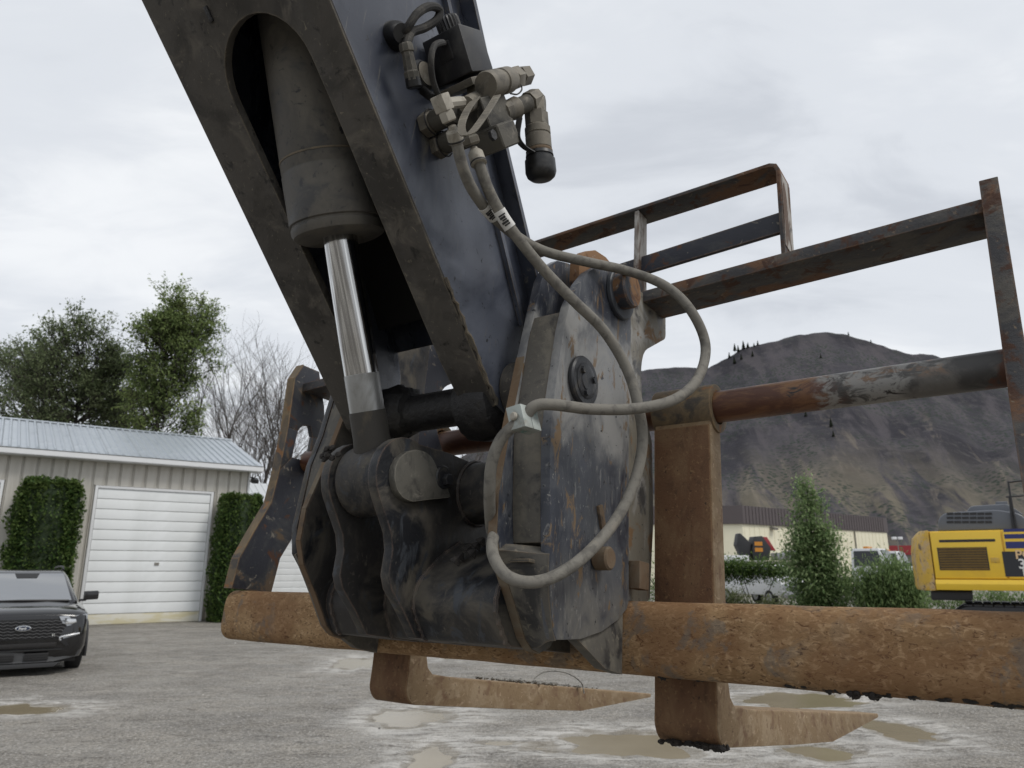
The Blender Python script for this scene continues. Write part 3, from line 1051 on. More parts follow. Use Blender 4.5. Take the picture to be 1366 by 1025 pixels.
x = GX0
edges_ = [GX0 + PW * i for i in range(int((GX1 - GX0) / PW) + 1)] + [GX1 - .02]
for a, b in zip(edges_, edges_[1:]):
    if b - a < .08:
        continue
    segs = [(a, b, 0.0)]
    hit = None
    for o0, o1 in openings:
        if b > o0 - .09 and a < o1 + .09:
            hit = (o0, o1)
    if hit:
        wall_panel(a, b - a, DOORH + .10, GH - .02)
        if a < hit[0] - .13:
            wall_panel(a, hit[0] - .10 - a, 0.06, DOORH + .095)
        if b > hit[1] + .13:
            wall_panel(hit[1] + .10, b - hit[1] - .10, 0.06, DOORH + .095)
    else:
        wall_panel(a, b - a, 0.06, GH - .02)
for o0, o1 in openings:
    first = o0 == 0.0
    gd = NB()
    box(gd, o0, o1, .047, .049, 0, DOORH)
    gdo = fill_obj('garage_door', gd, M['siding_dark'], garage)
    nP = 13
    ph = DOORH / nP
    dcache = {}
    for i in range(nP):
        mt = 'door_low' if i < 1 else 'door_white'
        if mt not in dcache:
            bm = NB()
            w = o1 - o0 - .02
            pts = [(0.046, 0.006), (0.012, 0.006), (0.004, 0.016), (0.004, ph - .05), (0.010, ph - .035), (0.010, ph - .004), (0.046, ph - .004)]
            prism(bm, pts, 0.01, 0.01 + w, 0)
            o = fill_obj('door_panel', bm, M[mt], gdo)
            dcache[mt] = o.data
        else:
            o = bpy.data.objects.new('door_panel', dcache[mt])
            COL.objects.link(o)
            o.parent = gdo
        o.location = (o0, 0, i * ph)
    bm = NB()
    box(bm, o0 + 2.0, o0 + 2.14, -.02, .003, DOORH * .43, DOORH * .45)
    fill_obj('handle', bm, M['siding_dark'], gdo)
    for a, b, z0, z1 in ((o0 - .09, o0 - .004, 0, DOORH + .09), (o1 + .004, o1 + .09, 0, DOORH + .09), (o0 - .003, o1 + .003, DOORH + .004, DOORH + .09)):
        bm = NB()
        box(bm, a, b, -.03, .044, z0, z1)
        fill_obj('door_frame', bm, M['trim_white'], garage, bev=.006)
bm = NB()
box(bm, GX1 - .018, GX1 + .05, -.025, .06, 0, GH)
fill_obj('corner_trim', bm, M['trim_white'], garage)
bm = NB()
for k in range(31):
    yy = .06 + k * .30
    if yy + .25 < 8.95:
        box(bm, GX1 - .028, GX1 - .004, yy, yy + .24, .02, GH + min(yy, 9 - yy - .24) * .36)
fill_obj('gable_cladding', bm, M['siding'], garage, kind='stuff')
# roof: metal sheets with ribs
EY, EZ, RY, RZ = -.50, 5.50, 4.50, 7.20
rs = (RZ - EZ) / (RY - EY)
RX0, RX1 = GX0 - .4, 5.28
roofo = NB()
prism(roofo, [(EY, EZ - .05), (RY, RZ - .05), (9.5, EZ - .05), (9.5, EZ - .012), (RY, RZ - .012), (EY, EZ - .012)], RX0, RX1)
roof = fill_obj('roof', roofo, M['siding_dark'], garage)
sw = .99
nsh = int((RX1 - RX0) / sw) + 1
scache = {}
for i in range(nsh):
    a = RX0 + i * sw
    w = min(sw, RX1 - a)
    for side_ in (0, 1):
        key = (round(w, 3), side_)
        if key not in scache:
            bm = NB()
            y0, z0, y1, z1 = (EY - .03, EZ - .01, RY, RZ) if side_ == 0 else (9.53, EZ - .01, RY + .002, RZ)
            box_pts = []
            prof = []
            xx = 0.003
            while xx < w - .02:
                prof += [(xx, 0.0), (min(xx + .135, w - .003), 0.0)]
                if xx + .2467 <= w:
                    prof += [(xx + .165, .050), (xx + .205, .050)]
                xx += .2467
            prof = [p for p in prof if p[0] <= w - .002]
            top_ = [(p[0], p[1]) for p in prof]
            loop = top_ + [(w - .002, -.008), (0.003, -.008)]
            loft2(bm, [(p[0], y0, z0 + p[1]) for p in loop], [(p[0], y1, z1 + p[1]) for p in loop])
            o = fill_obj('roof_sheet', bm, M['roof_metal'], roof, sharp=20)
            scache[key] = o.data
        else:
            o = bpy.data.objects.new('roof_sheet', scache[key])
            COL.objects.link(o)
            o.parent = roof
        o.location = (a, 0, 0)
bm = NB()
prism(bm, [(RY - .22, RZ - .22 * rs + .034), (RY, RZ + .045), (RY + .22, RZ - .22 * rs + .034), (RY, RZ + .036)], RX0, RX1 + .02)
fill_obj('ridge_cap', bm, M['roof_metal'], roof)
bm = NB()
box(bm, RX0, RX1, EY - .022, EY - .002, EZ - .20, EZ - .045)
fill_obj('fascia', bm, M['trim_white'], garage)
bm = NB()
prism(bm, [(EY, EZ - .20), (RY, RZ - .20), (9.5, EZ - .20), (9.5, EZ - .052), (RY, RZ - .052), (EY, EZ - .052)], RX1 + .001, RX1 + .02)
fill_obj('fascia', bm, M['trim_white'], garage)
bm = NB()
box(bm, RX0, RX1, EY, .044, EZ - .22, EZ - .205)
fill_obj('soffit', bm, M['trim_white'], garage)
# floodlight on the corner
bm = NB()
obox(bm, (GX1 + .22, -.02, GH - .30), (1, 0, 0), (0, 1, .5), (0, -.5, 1), .12, .13, .07)
lt = fill_obj('floodlight', bm, M['plastic_black'], garage, bev=.01)
bm = NB()
cyl(bm, (GX1 + .05, .0, GH - .18), (GX1 + .2, -.02, GH - .22), .03, 10)
fill_obj('bracket', bm, M['plastic_black'], lt)

# second shed behind
shed = thing('storage_shed', 'white metal shed standing behind the garage on its right', 'shed', GA, (0, 0, GANG))
SX0, SX1 = 5.3, 15.0
bm = NB()
box(bm, SX0 + .3, SX1, 8.0, 17.5, 0, 3.55)
prism(bm, [(8.0, 3.55), (17.5, 3.55), (12.75, 6.0)], SX0 + .3, SX1)
fill_obj('wall', bm, M['door_white'], shed)
bm = NB()
loop = []
xx = SX0
while xx < SX1:
    loop += [(xx, 0), (xx + .26, 0), (xx + .28, .035), (xx + .33, .035)]
    xx += .36
loop += [(SX1, -.06), (SX0, -.06)]
loft2(bm, [(p[0], 7.6, 3.55 + p[1]) for p in loop], [(p[0], 12.75, 6.35 + p[1]) for p in loop])
M['roof_white'] = plain('roof_white', (.60, .62, .63), .4, .2, .06, 1)
fill_obj('roof', bm, M['roof_white'], shed, sharp=20)
bm = NB()
ph = .30
for i in range(10):
    prism(bm, [(7.998, i * ph + .01), (7.96, i * ph + .01), (7.955, i * ph + .03), (7.955, i * ph + ph - .03), (7.975, i * ph + ph - .006), (7.998, i * ph + ph - .006)], 6.4, 10.9)
fill_obj('garage_door', bm, M['door_white'], shed, kind='stuff')


# ------------------------------------------------------------------ clipped cedars by the garage
def cedar(label, x0, x1, y_off, h, seed, nleaf=17000):
    R_ = random.Random(seed)
    c = V((x0 + x1) / 2, y_off, 0)
    loc = GA + Matrix.Rotation(GANG, 3, 'Z') @ c
    r = thing('clipped_cedar', label, 'shrub', loc, (0, 0, GANG), 'clipped cedars by the garage door')
    w, dp = (x1 - x0) / 2, .62
    core, lv = NB(), NB()
    cols = [(R_.uniform(-.75, .75), R_.uniform(-.5, .5), R_.uniform(.93, 1.03)) for k in range(7)]

    def surf(th, v):
        k = 1 - .30 * (max(0, v - .80) / .20) ** 2 - .14 * max(0, .12 - v) / .12
        n_ = .15 * noise.noise(V(math.cos(th) * 2.2, math.sin(th) * 2.2, v * 3.2 + seed)) + .17 * noise.noise(V(math.cos(th) * 5, math.sin(th) * 5, v * 9 + seed))
        ce, se = math.cos(th), math.sin(th)
        sx = math.copysign(abs(ce) ** .62, ce)
        sy = math.copysign(abs(se) ** .62, se)
        return V(sx * w * (k + n_), sy * dp * (k + n_), v * h)
    rings = []
    for j in range(15):
        v = .02 + .93 * j / 14
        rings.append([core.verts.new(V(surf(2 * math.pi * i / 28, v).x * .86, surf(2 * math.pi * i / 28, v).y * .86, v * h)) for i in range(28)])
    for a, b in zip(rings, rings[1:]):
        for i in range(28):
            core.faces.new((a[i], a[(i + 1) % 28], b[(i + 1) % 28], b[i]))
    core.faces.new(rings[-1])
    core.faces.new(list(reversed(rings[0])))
    for i in range(nleaf):
        if R_.random() < .13:
            th, rr = R_.random() * 6.283, math.sqrt(R_.random())
            p = surf(th, .95)
            p = V(p.x * rr, p.y * rr, h * (.955 + .05 * noise.noise(V(p.x * rr * 3, p.y * rr * 3, seed)) + R_.uniform(-.02, .03)))
        else:
            th, v = R_.random() * 6.283, R_.random() ** .95
            p = surf(th, v) * 1.0
            p = V(p.x * R_.uniform(.84, 1.03), p.y * R_.uniform(.84, 1.03), p.z)
        leaf(lv, p, .13, R_, -.8)
    bm = NB()
    for k in range(3):
        cyl(bm, (-.3 + .3 * k, 0, -.05), (-.25 + .25 * k, 0, h * .5), .05, 8)
    fill_obj('trunk', bm, M['bark'], r)
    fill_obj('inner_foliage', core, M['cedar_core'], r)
    fill_obj('crown', lv, M['leaf_cedar'], r, sharp=None)


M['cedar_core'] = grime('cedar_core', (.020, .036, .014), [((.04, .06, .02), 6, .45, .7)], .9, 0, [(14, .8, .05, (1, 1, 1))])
cedar('broad clipped cedar left of the white door, behind the black car', -2.34, -.46, -.75, 4.55, 31)
cedar('narrower clipped cedar between the white door and the garage corner', 3.70, 5.35, -.75, 4.40, 32, 15000)

# ------------------------------------------------------------------ warehouse
M['wh_cream'] = grime('wh_cream', (0.78, 0.74, 0.57), [((0.72, 0.68, 0.52), .4, .45, .7)], .6)
M['wh_brown'] = plain('wh_brown', (0.085, 0.070, 0.072), .6, 0, .08, .3)
M['glass_dark'] = plain('glass_dark', (0.02, 0.024, 0.028), .08)
M['white_paint'] = plain('white_paint', (.72, .73, .74), .3, 0, .04, 3)
M['red_paint'] = plain('red_paint', (.30, .025, .03), .45)
M['black_part'] = plain('black_part', (.018, .018, .02), .5, 0, .3, 9)
M['tyre'] = plain('tyre', (.016, .016, .017), .8, 0, .3, 20)
M['rim'] = plain('rim', (.30, .30, .31), .35, .7)
M['amber'] = plain('amber', (.55, .22, .02), .3)
M['lens'] = plain('lens', (.38, .40, .43), .12, .2)
W0 = far(995, 82)
WX = (far(1189, 109) - W0).normalized()
whA = math.atan2(WX.y, WX.x)
WH = hz(995, 674.5, 82)
WLEN = (far(1189, 109) - W0).length
wh = thing('warehouse', 'long cream warehouse with a deep brown roof band beyond the parked trucks', 'warehouse', W0, (0, 0, whA))
wl = 28.0
ang2 = math.radians(118)
wdir = Matrix.Rotation(-whA, 3, 'Z') @ V(-1, .12, 0).normalized()
c_ = [V(0, 0, 0), V(WLEN, 0, 0), V(WLEN, 0, 0) + wdir * wl, wdir * wl]
bm = NB()
loft2(bm, [(p.x, p.y, 0) for p in c_], [(p.x, p.y, WH - 1.9) for p in c_])
fill_obj('wall', bm, M['wh_cream'], wh)
bm = NB()
cc = (c_[0] + c_[2]) / 2
o_ = [p + (p - cc).normalized() * .25 for p in c_]
loft2(bm, [(p.x, p.y, WH - 1.9) for p in o_], [(p.x, p.y, WH) for p in o_])
fill_obj('roof_band', bm, M['wh_brown'], wh)
bm = NB()
n = int(WLEN / .9)
for i in range(n):
    a = .25 + i * .9
    box(bm, a, a + .08, -.03, -.001, .05, WH - 1.95)
fill_obj('wall_rib', bm, M['wh_cream'], wh, kind='stuff')
bm = NB()
for i in range(int(WLEN / .6)):
    a = i * .6 - .1
    q = o_[0].lerp(o_[1], a / WLEN) if 0 < a < WLEN else None
    if q is not None:
        box(bm, q.x, q.x + .12, q.y - .05, q.y - .002, WH - 1.88, WH - .02)
fill_obj('band_rib', bm, M['wh_brown'], wh, kind='stuff')
bm = NB()
cyl(bm, (WLEN * .73, -.12, 0), (WLEN * .73, -.12, WH - 1.95), .07, 8)
fill_obj('downpipe', bm, M['siding_dark'], wh)
bm = NB()
obox(bm, (5.2, -.3, WH - 2.2), (1, 0, 0), (0, 1, .3), (0, -.3, 1), .35, .3, .12)
fill_obj('wall_light', bm, M['siding_dark'], wh)
bm = NB()
box(bm, 1.0, 3.4, -.06, .02, 0, 3.0)
fill_obj('door', bm, M['white_paint'], wh)

# low building with a red fascia further right
s0 = far(1192, 150)
shop = thing('low_shop', 'low grey building with a dark red fascia between warehouse and excavator', 'building', s0, (0, 0, math.radians(-20)))
zt = hz(1200, 728, 150)
bm = NB()
box(bm, 0, 26, 0, 14, 0, zt - 1.6)
fill_obj('wall', bm, M['siding_dark'], shop)
bm = NB()
box(bm, -.3, 26.3, -.3, 14.3, zt - 1.6, zt)
fill_obj('fascia', bm, M['red_paint'], shop)
for k in range(4):
    bm = NB()
    box(bm, 1 + 6 * k, 5.5 + 6 * k, -.05, .05, .9, 2.7)
    w_ = fill_obj('window', bm, M['glass_dark'], shop)
    bm = NB()
    box(bm, .9 + 6 * k, 5.6 + 6 * k, -.1, .04, .75, .88)
    fill_obj('sill', bm, M['white_paint'], shop, parent=None) if False else fill_obj('sill', bm, M['white_paint'], w_)

lp = thing('yard_lamp', 'small lamp post with two white heads beside the red fascia', 'lamp post', far(1202, 140))
zl = hz(1202, 719, 140)
bm = NB()
cyl(bm, (0, 0, 0), (0, 0, zl), .09, 8)
fill_obj('pole', bm, M['siding_dark'], lp)
for k in (-1, 1):
    bm = NB()
    obox(bm, (k * .5, 0, zl + .1), (1, 0, 0), (0, 1, 0), (0, 0, 1), .32, .25, .22)
    fill_obj('lamp_head', bm, M['white_paint'], lp, bev=.05)


# ------------------------------------------------------------------ trucks
def wheel(name, root, c, r, w):
    bm = NB()
    lathe(bm, V(*c) - V(0, w / 2, 0), V(*c) + V(0, w / 2, 0), [(0, r * .80), (.08, r * .95), (.2, r), (.8, r), (.92, r * .95), (1, r * .80)], 28)
    o = fill_obj(name, bm, M['tyre'], root)
    bm = NB()
    lathe(bm, V(*c) - V(0, w / 2 + .01, 0), V(*c) + V(0, w / 2 + .01, 0), [(0, r * .2), (.02, r * .55), (.1, r * .62), (.9, r * .62), (.98, r * .55), (1, r * .2)], 20)
    fill_obj('rim', bm, M['rim'], o)
    return o


def truck(label, loc, rot, kind, group='white trucks parked beyond the yard'):
    """x forward, y left; kind 'pickup' or 'cab'"""
    r = thing('parked_truck', label, 'truck', loc, (0, 0, rot), group)
    if kind == 'pickup':
        hh, hw, bz, tz = 1.30, 1.0, .55, 1.98
        prof = rounded([(2.9, bz), (2.95, 1.0), (2.85, hh - .04), (1.25, hh + .08), (-2.9, hh + .06), (-2.95, bz)], {1: .1, 2: .12, 3: .1}, 3)
        cabp = [(1.35, hh + .05), (.55, tz), (-1.15, tz), (-1.35, hh + .05)]
        wz, wr, wx = .42, .42, (1.9, -1.85)
    else:
        hh, hw, bz, tz = 1.85, 1.15, .7, 2.95
        prof = rounded([(3.0, bz), (3.05, 1.4), (2.9, hh - .15), (1.7, hh), (-.3, hh), (-.3, bz)], {1: .2, 2: .25, 3: .1}, 3)
        cabp = [(1.75, hh - .02), (1.25, tz), (-.25, tz), (-.3, hh - .02)]
        wz, wr, wx = .5, .5, (2.1, -3.0)
    bm = NB()
    prism(bm, prof, -hw, hw, 1)
    fill_obj('body', bm, M['white_paint'], r, bev=.05)
    bm = NB()
    w2 = hw - .12
    loft2(bm, [(p[0], -(w2 if p[1] > hh + .2 else hw - .02), p[1]) for p in cabp], [(p[0], (w2 if p[1] > hh + .2 else hw - .02), p[1]) for p in cabp])
    fill_obj('cab', bm, M['white_paint'], r, bev=.04)
    (x0, z0), (x1, z1) = cabp[0], cabp[1]
    for s in (0, 1):
        bm = NB()
        if s == 0:
            A = [(x0 - .10, -hw + .16, z0 + .10), (x0 - .10, hw - .16, z0 + .10), (x1 + .08, w2 - .10, z1 - .10), (x1 + .08, -w2 + .10, z1 - .10)]
            n_ = V(z1 - z0, 0, x0 - x1).normalized() * .06
            loft2(bm, [V(*p) + n_ for p in A], [V(*p) - n_ * .5 for p in A])
            fill_obj('windscreen', bm, M['glass_dark'], r)
    for s in (-1, 1):
        bm = NB()
        q = [(x0 - .35, z0 + .12), (x1 - .05, z1 - .14), (cabp[2][0] + .15, z1 - .14), (cabp[2][0] + .10, z0 + .12)]
        loft2(bm, [(p[0], s * (hw - .05 - .10 * ((p[1] - z0) / (z1 - z0))), p[1]) for p in q], [(p[0], s * (hw + .012 - .10 * ((p[1] - z0) / (z1 - z0))), p[1]) for p in q])
        fill_obj('side_window', bm, M['glass_dark'], r)
        bm = NB()
        box(bm, x0 - .05, x0 + .07, s * (hw + .03), s * (hw + .25), z0 + .15, z0 + .45)
        fill_obj('mirror', bm, M['black_part'], r, bev=.02)
        for wx_ in wx:
            wheel('wheel', r, (wx_, s * (hw - .12), wz), wr, .26)
        bm = NB()
        box(bm, prof[0][0] - .05, prof[0][0] + .06, s * .62, s * .95, hh - .48, hh - .22)
        fill_obj('headlight', bm, M['lens'], r, bev=.02)
    bm = NB()
    box(bm, prof[0][0] - .02, prof[0][0] + .085, -.58, .58, hh - .52, hh - .16)
    gr = fill_obj('grille', bm, M['black_part'], r, bev=.015)
    for k in range(3):
        bm = NB()
        box(bm, prof[0][0] + .086, prof[0][0] + .11, -.56, .56, hh - .46 + .11 * k, hh - .42 + .11 * k)
        fill_obj('grille_bar', bm, M['lens'], gr)
    bm = NB()
    box(bm, prof[0][0] - .05, prof[0][0] + .18, -hw, hw, bz - .08, bz + .17)
    fill_obj('bumper', bm, M['rim'] if kind == 'pickup' else M['white_paint'], r, bev=.03)
    if kind != 'pickup':
        bm = NB()
        box(bm, .3, .6, -.5, .5, tz + .001, tz + .13)
        fill_obj('beacon_bar', bm, M['amber'], r, bev=.02)
        bm = NB()
        box(bm, -5.2, -.45, -hw - .05, hw + .05, 1.0, 1.25)
        fill_obj('deck', bm, M['black_part'], r, bev=.01)
    return r


truck('white pickup whose bonnet and grille show below the green bank left of the poplar', far(1016, 41), math.radians(-74), 'pickup')
truck('white service truck with amber beacon just right of the poplar', far(1150, 50), math.radians(-38), 'cab')
truck('second white service truck, half hidden behind the first one by the poplar', far(1176, 58), math.radians(-38), 'cab')
truck('white pickup showing over the willow bush next to the excavator', far(1203, 60), math.radians(-60), 'pickup')
# lorry crane folded on its truck
cr = thing('crane_truck', 'flat white truck with a folded black and red loader crane in front of the warehouse', 'crane truck', far(1008, 58), (0, 0, math.radians(8)))
zc = hz(1008, 748, 58)
bm = NB()
box(bm, -6.5, 6.0, -1.2, 1.2, zc - .35, zc - .05)
fill_obj('deck', bm, M['siding_dark'], cr, bev=.03)
bm = NB()
box(bm, -4.8, -1.0, -1.2, 1.2, zc - .9, zc + .35)
fill_obj('tool_box', bm, M['white_paint'], cr, bev=.05)
for s in (-1, 1):
    for wx_ in (-4.5, 3.6, 4.8):
        wheel('wheel', cr, (wx_, s * 1.05, .5), .5, .3)
bm = NB()
prism(bm, [(-.3, zc), (.9, zc), (1.1, zc + .9), (.5, zc + 1.75), (-.1, zc + 1.7), (-.35, zc + .8)], -.45, .45, 1)
mb = fill_obj('crane_mast', bm, M['black_part'], cr, bev=.04)
bm = NB()
prism(bm, [(-.5, zc + .05), (-.3, zc + 1.2), (-1.1, zc + 1.95), (-1.25, zc + 1.9), (-1.45, zc + 1.1), (-1.0, zc + .05)], -.3, .3, 1)
fill_obj('crane_boom', bm, M['black_part'], cr, bev=.04)
bm = NB()
prism(bm, [(.55, zc + 1.70), (.95, zc + 1.68), (1.55, zc + .7), (1.1, zc + .75)], -.3, .3, 1)
fill_obj('crane_arm', bm, M['red_paint'], cr, bev=.03)
for z_ in (.62, 1.05):
    bm = NB()
    box(bm, -.15, .45, -.47, -.452, zc + z_, zc + z_ + .28)
    fill_obj('warning_plate', bm, M['amber'], mb)
bm = NB()
for k in range(3):
    box(bm, 1.5 + k * .9, 2.1 + k * .9, -.5, .5, zc, zc + .55 + .15 * (k % 2))
fill_obj('hydraulic_tank', bm, M['rim'], cr, bev=.05, kind='stuff')

# ------------------------------------------------------------------ shrubs on the right
def bush(name, label, loc, blobs, nleaf, ls, mat, seed, droop=0.0, stems=14, cat='shrub', group='shrubs along the yard edge', asp=.52):
    R_ = random.Random(seed)
    r = thing(name, label, cat, loc, None, group)
    tb, lb_ = NB(), NB()
    tot = [q[3] * q[4] * q[5] for q in blobs]
    for i in range(stems):
        b = R_.choices(blobs, tot)[0]
        c = V(b[0] + R_.gauss(0, .4) * b[3], b[1] + R_.gauss(0, .4) * b[4], b[2] + b[5] * R_.uniform(.1, .8))
        tube(tb, [V(c.x * .2, c.y * .2, -.05), V(c.x * .6, c.y * .6, c.z * .5), c], .03, 4, 4, True, .008)
    ncl = max(20, nleaf // 45)
    for k in range(ncl):
        b = R_.choices(blobs, tot)[0]
        while True:
            u = V(R_.uniform(-1, 1), R_.uniform(-1, 1), R_.uniform(-1, 1))
            if .45 < u.length < 1:
                break
        c = V(b[0] + u.x * b[3], b[1] + u.y * b[4], b[2] + u.z * b[5])
        s_ = .13 * (b[3] + b[5])
        for i in range(nleaf // ncl):
            p = c + V(R_.gauss(0, s_), R_.gauss(0, s_), R_.gauss(0, s_ * 1.2))
            if p.z > 0:
                leaf(lb_, p, ls, R_, droop, asp)
    fill_obj('trunk' if cat == 'tree' else 'stem', tb, M['bark'], r, sharp=60)
    fill_obj('crown' if cat == 'tree' else 'foliage', lb_, M[mat], r, sharp=None)
    return r


PD = 31
bush('poplar_tree', 'young light green poplar with a pointed top right of the fork shank', far(1088, PD), [
    crown(1072, 1098, 634, 690, PD, 1088), crown(1062, 1112, 660, 730, PD, 1088), crown(1052, 1122, 695, 770, PD, 1088), crown(1048, 1134, 735, 812, PD, 1088), crown(1056, 1125, 780, 835, PD, 1088)],
    21000, .15, 'leaf_poplar', 41, 0, 26, 'tree', 'shrubs along the yard edge')
bush('willow_bush', 'feathery green willow bush between poplar and excavator', far(1176, 30), [
    crown(1126, 1190, 762, 830, 30, 1176), crown(1150, 1226, 752, 830, 30, 1176), crown(1195, 1232, 770, 830, 30, 1176)], 15000, .20, 'leaf_willow', 42, 1.5, asp=.22)
bush('green_bank', 'flat topped green shrub left of the poplar above the white pickup', far(1005, 36), [
    crown(960, 1015, 749, 772, 36, 1005), crown(1000, 1064, 750, 771, 36, 1005), crown(940, 985, 749, 774, 36, 1005)], 9000, .13, 'leaf_cedar', 43, stems=3)
bush('weed_clump', 'pale weeds in front of the white pickup', far(1000, 33), [
    crown(955, 1000, 788, 825, 33, 1000), crown(1000, 1060, 800, 825, 33, 1000)], 4500, .12, 'leaf_weed', 44)
bush('weed_clump', 'low green weeds under the tail of the excavator', far(1300, 26), [
    crown(1225, 1300, 790, 815, 26, 1300), crown(1290, 1400, 792, 815, 26, 1300), crown(1380, 1500, 790, 815, 26, 1300)], 6000, .14, 'leaf_willow', 45, asp=.3)
bush('willow_bush', 'small dark bush behind the fork shank at the left of the green bank', far(900, 36), [
    crown(830, 960, 760, 820, 36, 900)], 5000, .14, 'leaf_cedar', 46)

# small pines on the shoulder of the hill
pbm = NB()
for k in range(5):
    z0 = .12 + k * .17
    lathe(pbm, (0, 0, z0), (0, 0, z0 + .34), [(0, .20 - k * .032), (1, .005)], 7, k * .4)
pm = fill_obj('crown', pbm, M['pine'], None, sharp=None)
tbm = NB()
cyl(tbm, (0, 0, -.1), (0, 0, .3), .03, 5)
tm = fill_obj('trunk', tbm, M['bark'], None)
PINES = [(985, 470, 14), (992, 466, 17), (998, 464, 11), (1003, 462, 16), (1011, 461, 10), (1021, 458, 9), (1031, 456, 9), (973, 478, 12), (980, 486, 16), (989, 480, 12), (1132, 448, 8), (1162, 458, 7), (905, 490, 6), (1004, 476, 12), (1095, 478, 9), (1109, 570, 17), (1075, 556, 12), (1112, 583, 12)]
for i, (x, y, h) in enumerate(PINES):
    h *= .72
    D_ = 940 if y < 470 else 930
    p = far(x, D_)
    r = wray(x, y)
    ok, hit, _, _ = hill.ray_cast(V(0, 0, CAMZ), r.normalized())
    if ok:
        p = hit.copy()
    else:
        p = V(p.x, p.y, hz(x, y + 2, D_) - 3)
    Hm = h * math.hypot(p.x, p.y) / 1010
    root = thing('pine_tree', {1132: 'tiny pine alone on the crest just right of the peak', 1162: 'tiny pine farther down the right crest of the hill', 905: 'lone tiny pine on the low ridge seen inside the hose loop', 1095: 'small pine right below the peak of the hill', 1109: 'middle one of three dark pines on the slope under the fork bar', 1075: 'left one of three dark pines on the slope under the fork bar', 1112: 'lowest of three dark pines on the slope under the fork bar'}.get(x, 'one of the tiny dark pines along the left shoulder of the hill'), 'tree', p, None, 'pines on the hill')
    for src in (pm, tm):
        o = src if i == 0 else src.copy()
        if i:
            COL.objects.link(o)
        o.parent = root
    root.scale = (Hm * 1.25, Hm * 1.25, Hm * .9)

# ------------------------------------------------------------------ excavator
ED = 20.6
EO = far(1246, ED)
EB = math.atan2(EO.x, EO.y)
EANG = -math.radians(31.5)
M['yellow'] = grime('yellow', (0.82, 0.54, 0.045), [((0.74, 0.47, 0.05), 1.5, .5, .75), ((0.30, 0.19, 0.06), 7, .66, .76)], .35)
M['yellow_worn'] = grime('yellow_worn', (0.60, 0.38, 0.05), [((0.50, 0.36, 0.20), 2.5, .46, .62), ((0.16, 0.10, 0.06), 5, .56, .64), ((0.10, .08, .06), 11, .60, .66)], .5)
M['hood_grey'] = plain('hood_grey', (.115, .124, .142), .45, 0, .15, 2)
M['louvre'] = plain('louvre', (.20, .125, .035), .6, 0, .35, 6)
M['blue_stripe'] = plain('blue_stripe', (.018, .026, .14), .35)
M['decal_black'] = plain('decal_black', (.018, .020, .025), .4)
M['cream_letter'] = plain('cream_letter', (.75, .52, .28), .5)
M['white_letter'] = plain('white_letter', (.75, .75, .72), .5)
ex = thing('excavator', 'yellow crawler excavator seen from its tail, cut by the right edge', 'excavator', EO, (0, 0, EANG))


def ezy(x, y):
    """photo pixel -> (x, z) on the excavator's side plane"""
    r = wray(x, y)
    n_ = V(-math.sin(EANG), math.cos(EANG), 0)
    t_ = EO.dot(n_) / r.dot(n_)
    p = r * t_
    return ((p - EO).dot(V(math.cos(EANG), math.sin(EANG), 0)), p.z + CAMZ)


zb0 = ezy(1248, 773)[1]
ztop0 = ezy(1248, 709)[1]
bm = NB()
pr = [(ezy(1241, 710)), (3.9, ztop0), (3.9, zb0), (ezy(1249, 773)[0], zb0)]
box(bm, .0, 4.2, 0.0, 2.9, zb0, ztop0)
fill_obj('engine_housing', bm, M['yellow'], ex, bev=.02)
# side doors
dx1 = ezy(1340, 740)[0]
for a, b in ((.01, dx1 - .015), (dx1 + .015, 4.15)):
    bm = NB()
    box(bm, a + .005, b, -.045, -.002, zb0 + .02, ztop0 - .02)
    dr = fill_obj('side_door', bm, M['yellow'], ex, bev=.015)
    if a < .1:
        door1 = dr
    else:
        door2 = dr
gx0, gz0 = ezy(1254, 761)
gx1, gz1 = ezy(1316, 730)
bm = NB()
box(bm, gx0, gx1, -.052, -.0455, gz0, gz1)
lv_ = fill_obj('vent', bm, M['black_part'], door1)
bm = NB()
for k in range(9):
    z = gz0 + (gz1 - gz0) * (k + .2) / 9
    loft2(bm, [(gx0 + .02, -.0525, z), (gx1 - .02, -.0525, z), (gx1 - .02, -.072, z + .03), (gx0 + .02, -.072, z + .03)],
          [(gx0 + .02, -.0525, z + .012), (gx1 - .02, -.0525, z + .012), (gx1 - .02, -.072, z + .042), (gx0 + .02, -.072, z + .042)])
fill_obj('louvre', bm, M['louvre'], door1, kind='stuff')
a0, b0 = ezy(1253, 724)
a1, b1 = ezy(1327, 718)
bm = NB()
box(bm, a0, a1, -.050, -.0455, b0, b1 - .02)
fill_obj('slot', bm, M['black_part'], door1)
a0, b0 = ezy(1322, 751)
a1, b1 = ezy(1333, 744)
bm = NB()
box(bm, a0, a1, -.056, -.0455, b0, b1)
fill_obj('latch', bm, M['yellow_worn'], door1, bev=.008)
# sill
zs = ezy(1250, 787)[1]
bm = NB()
prism(bm, [(-.10, zb0 - .004), (-.16, zb0 - .10), (-.14, zs), (2.8, zs), (2.8, zb0 - .004)], .0, 4.2, 0)
fill_obj('side_sill', bm, M['yellow'], ex, bev=.01)
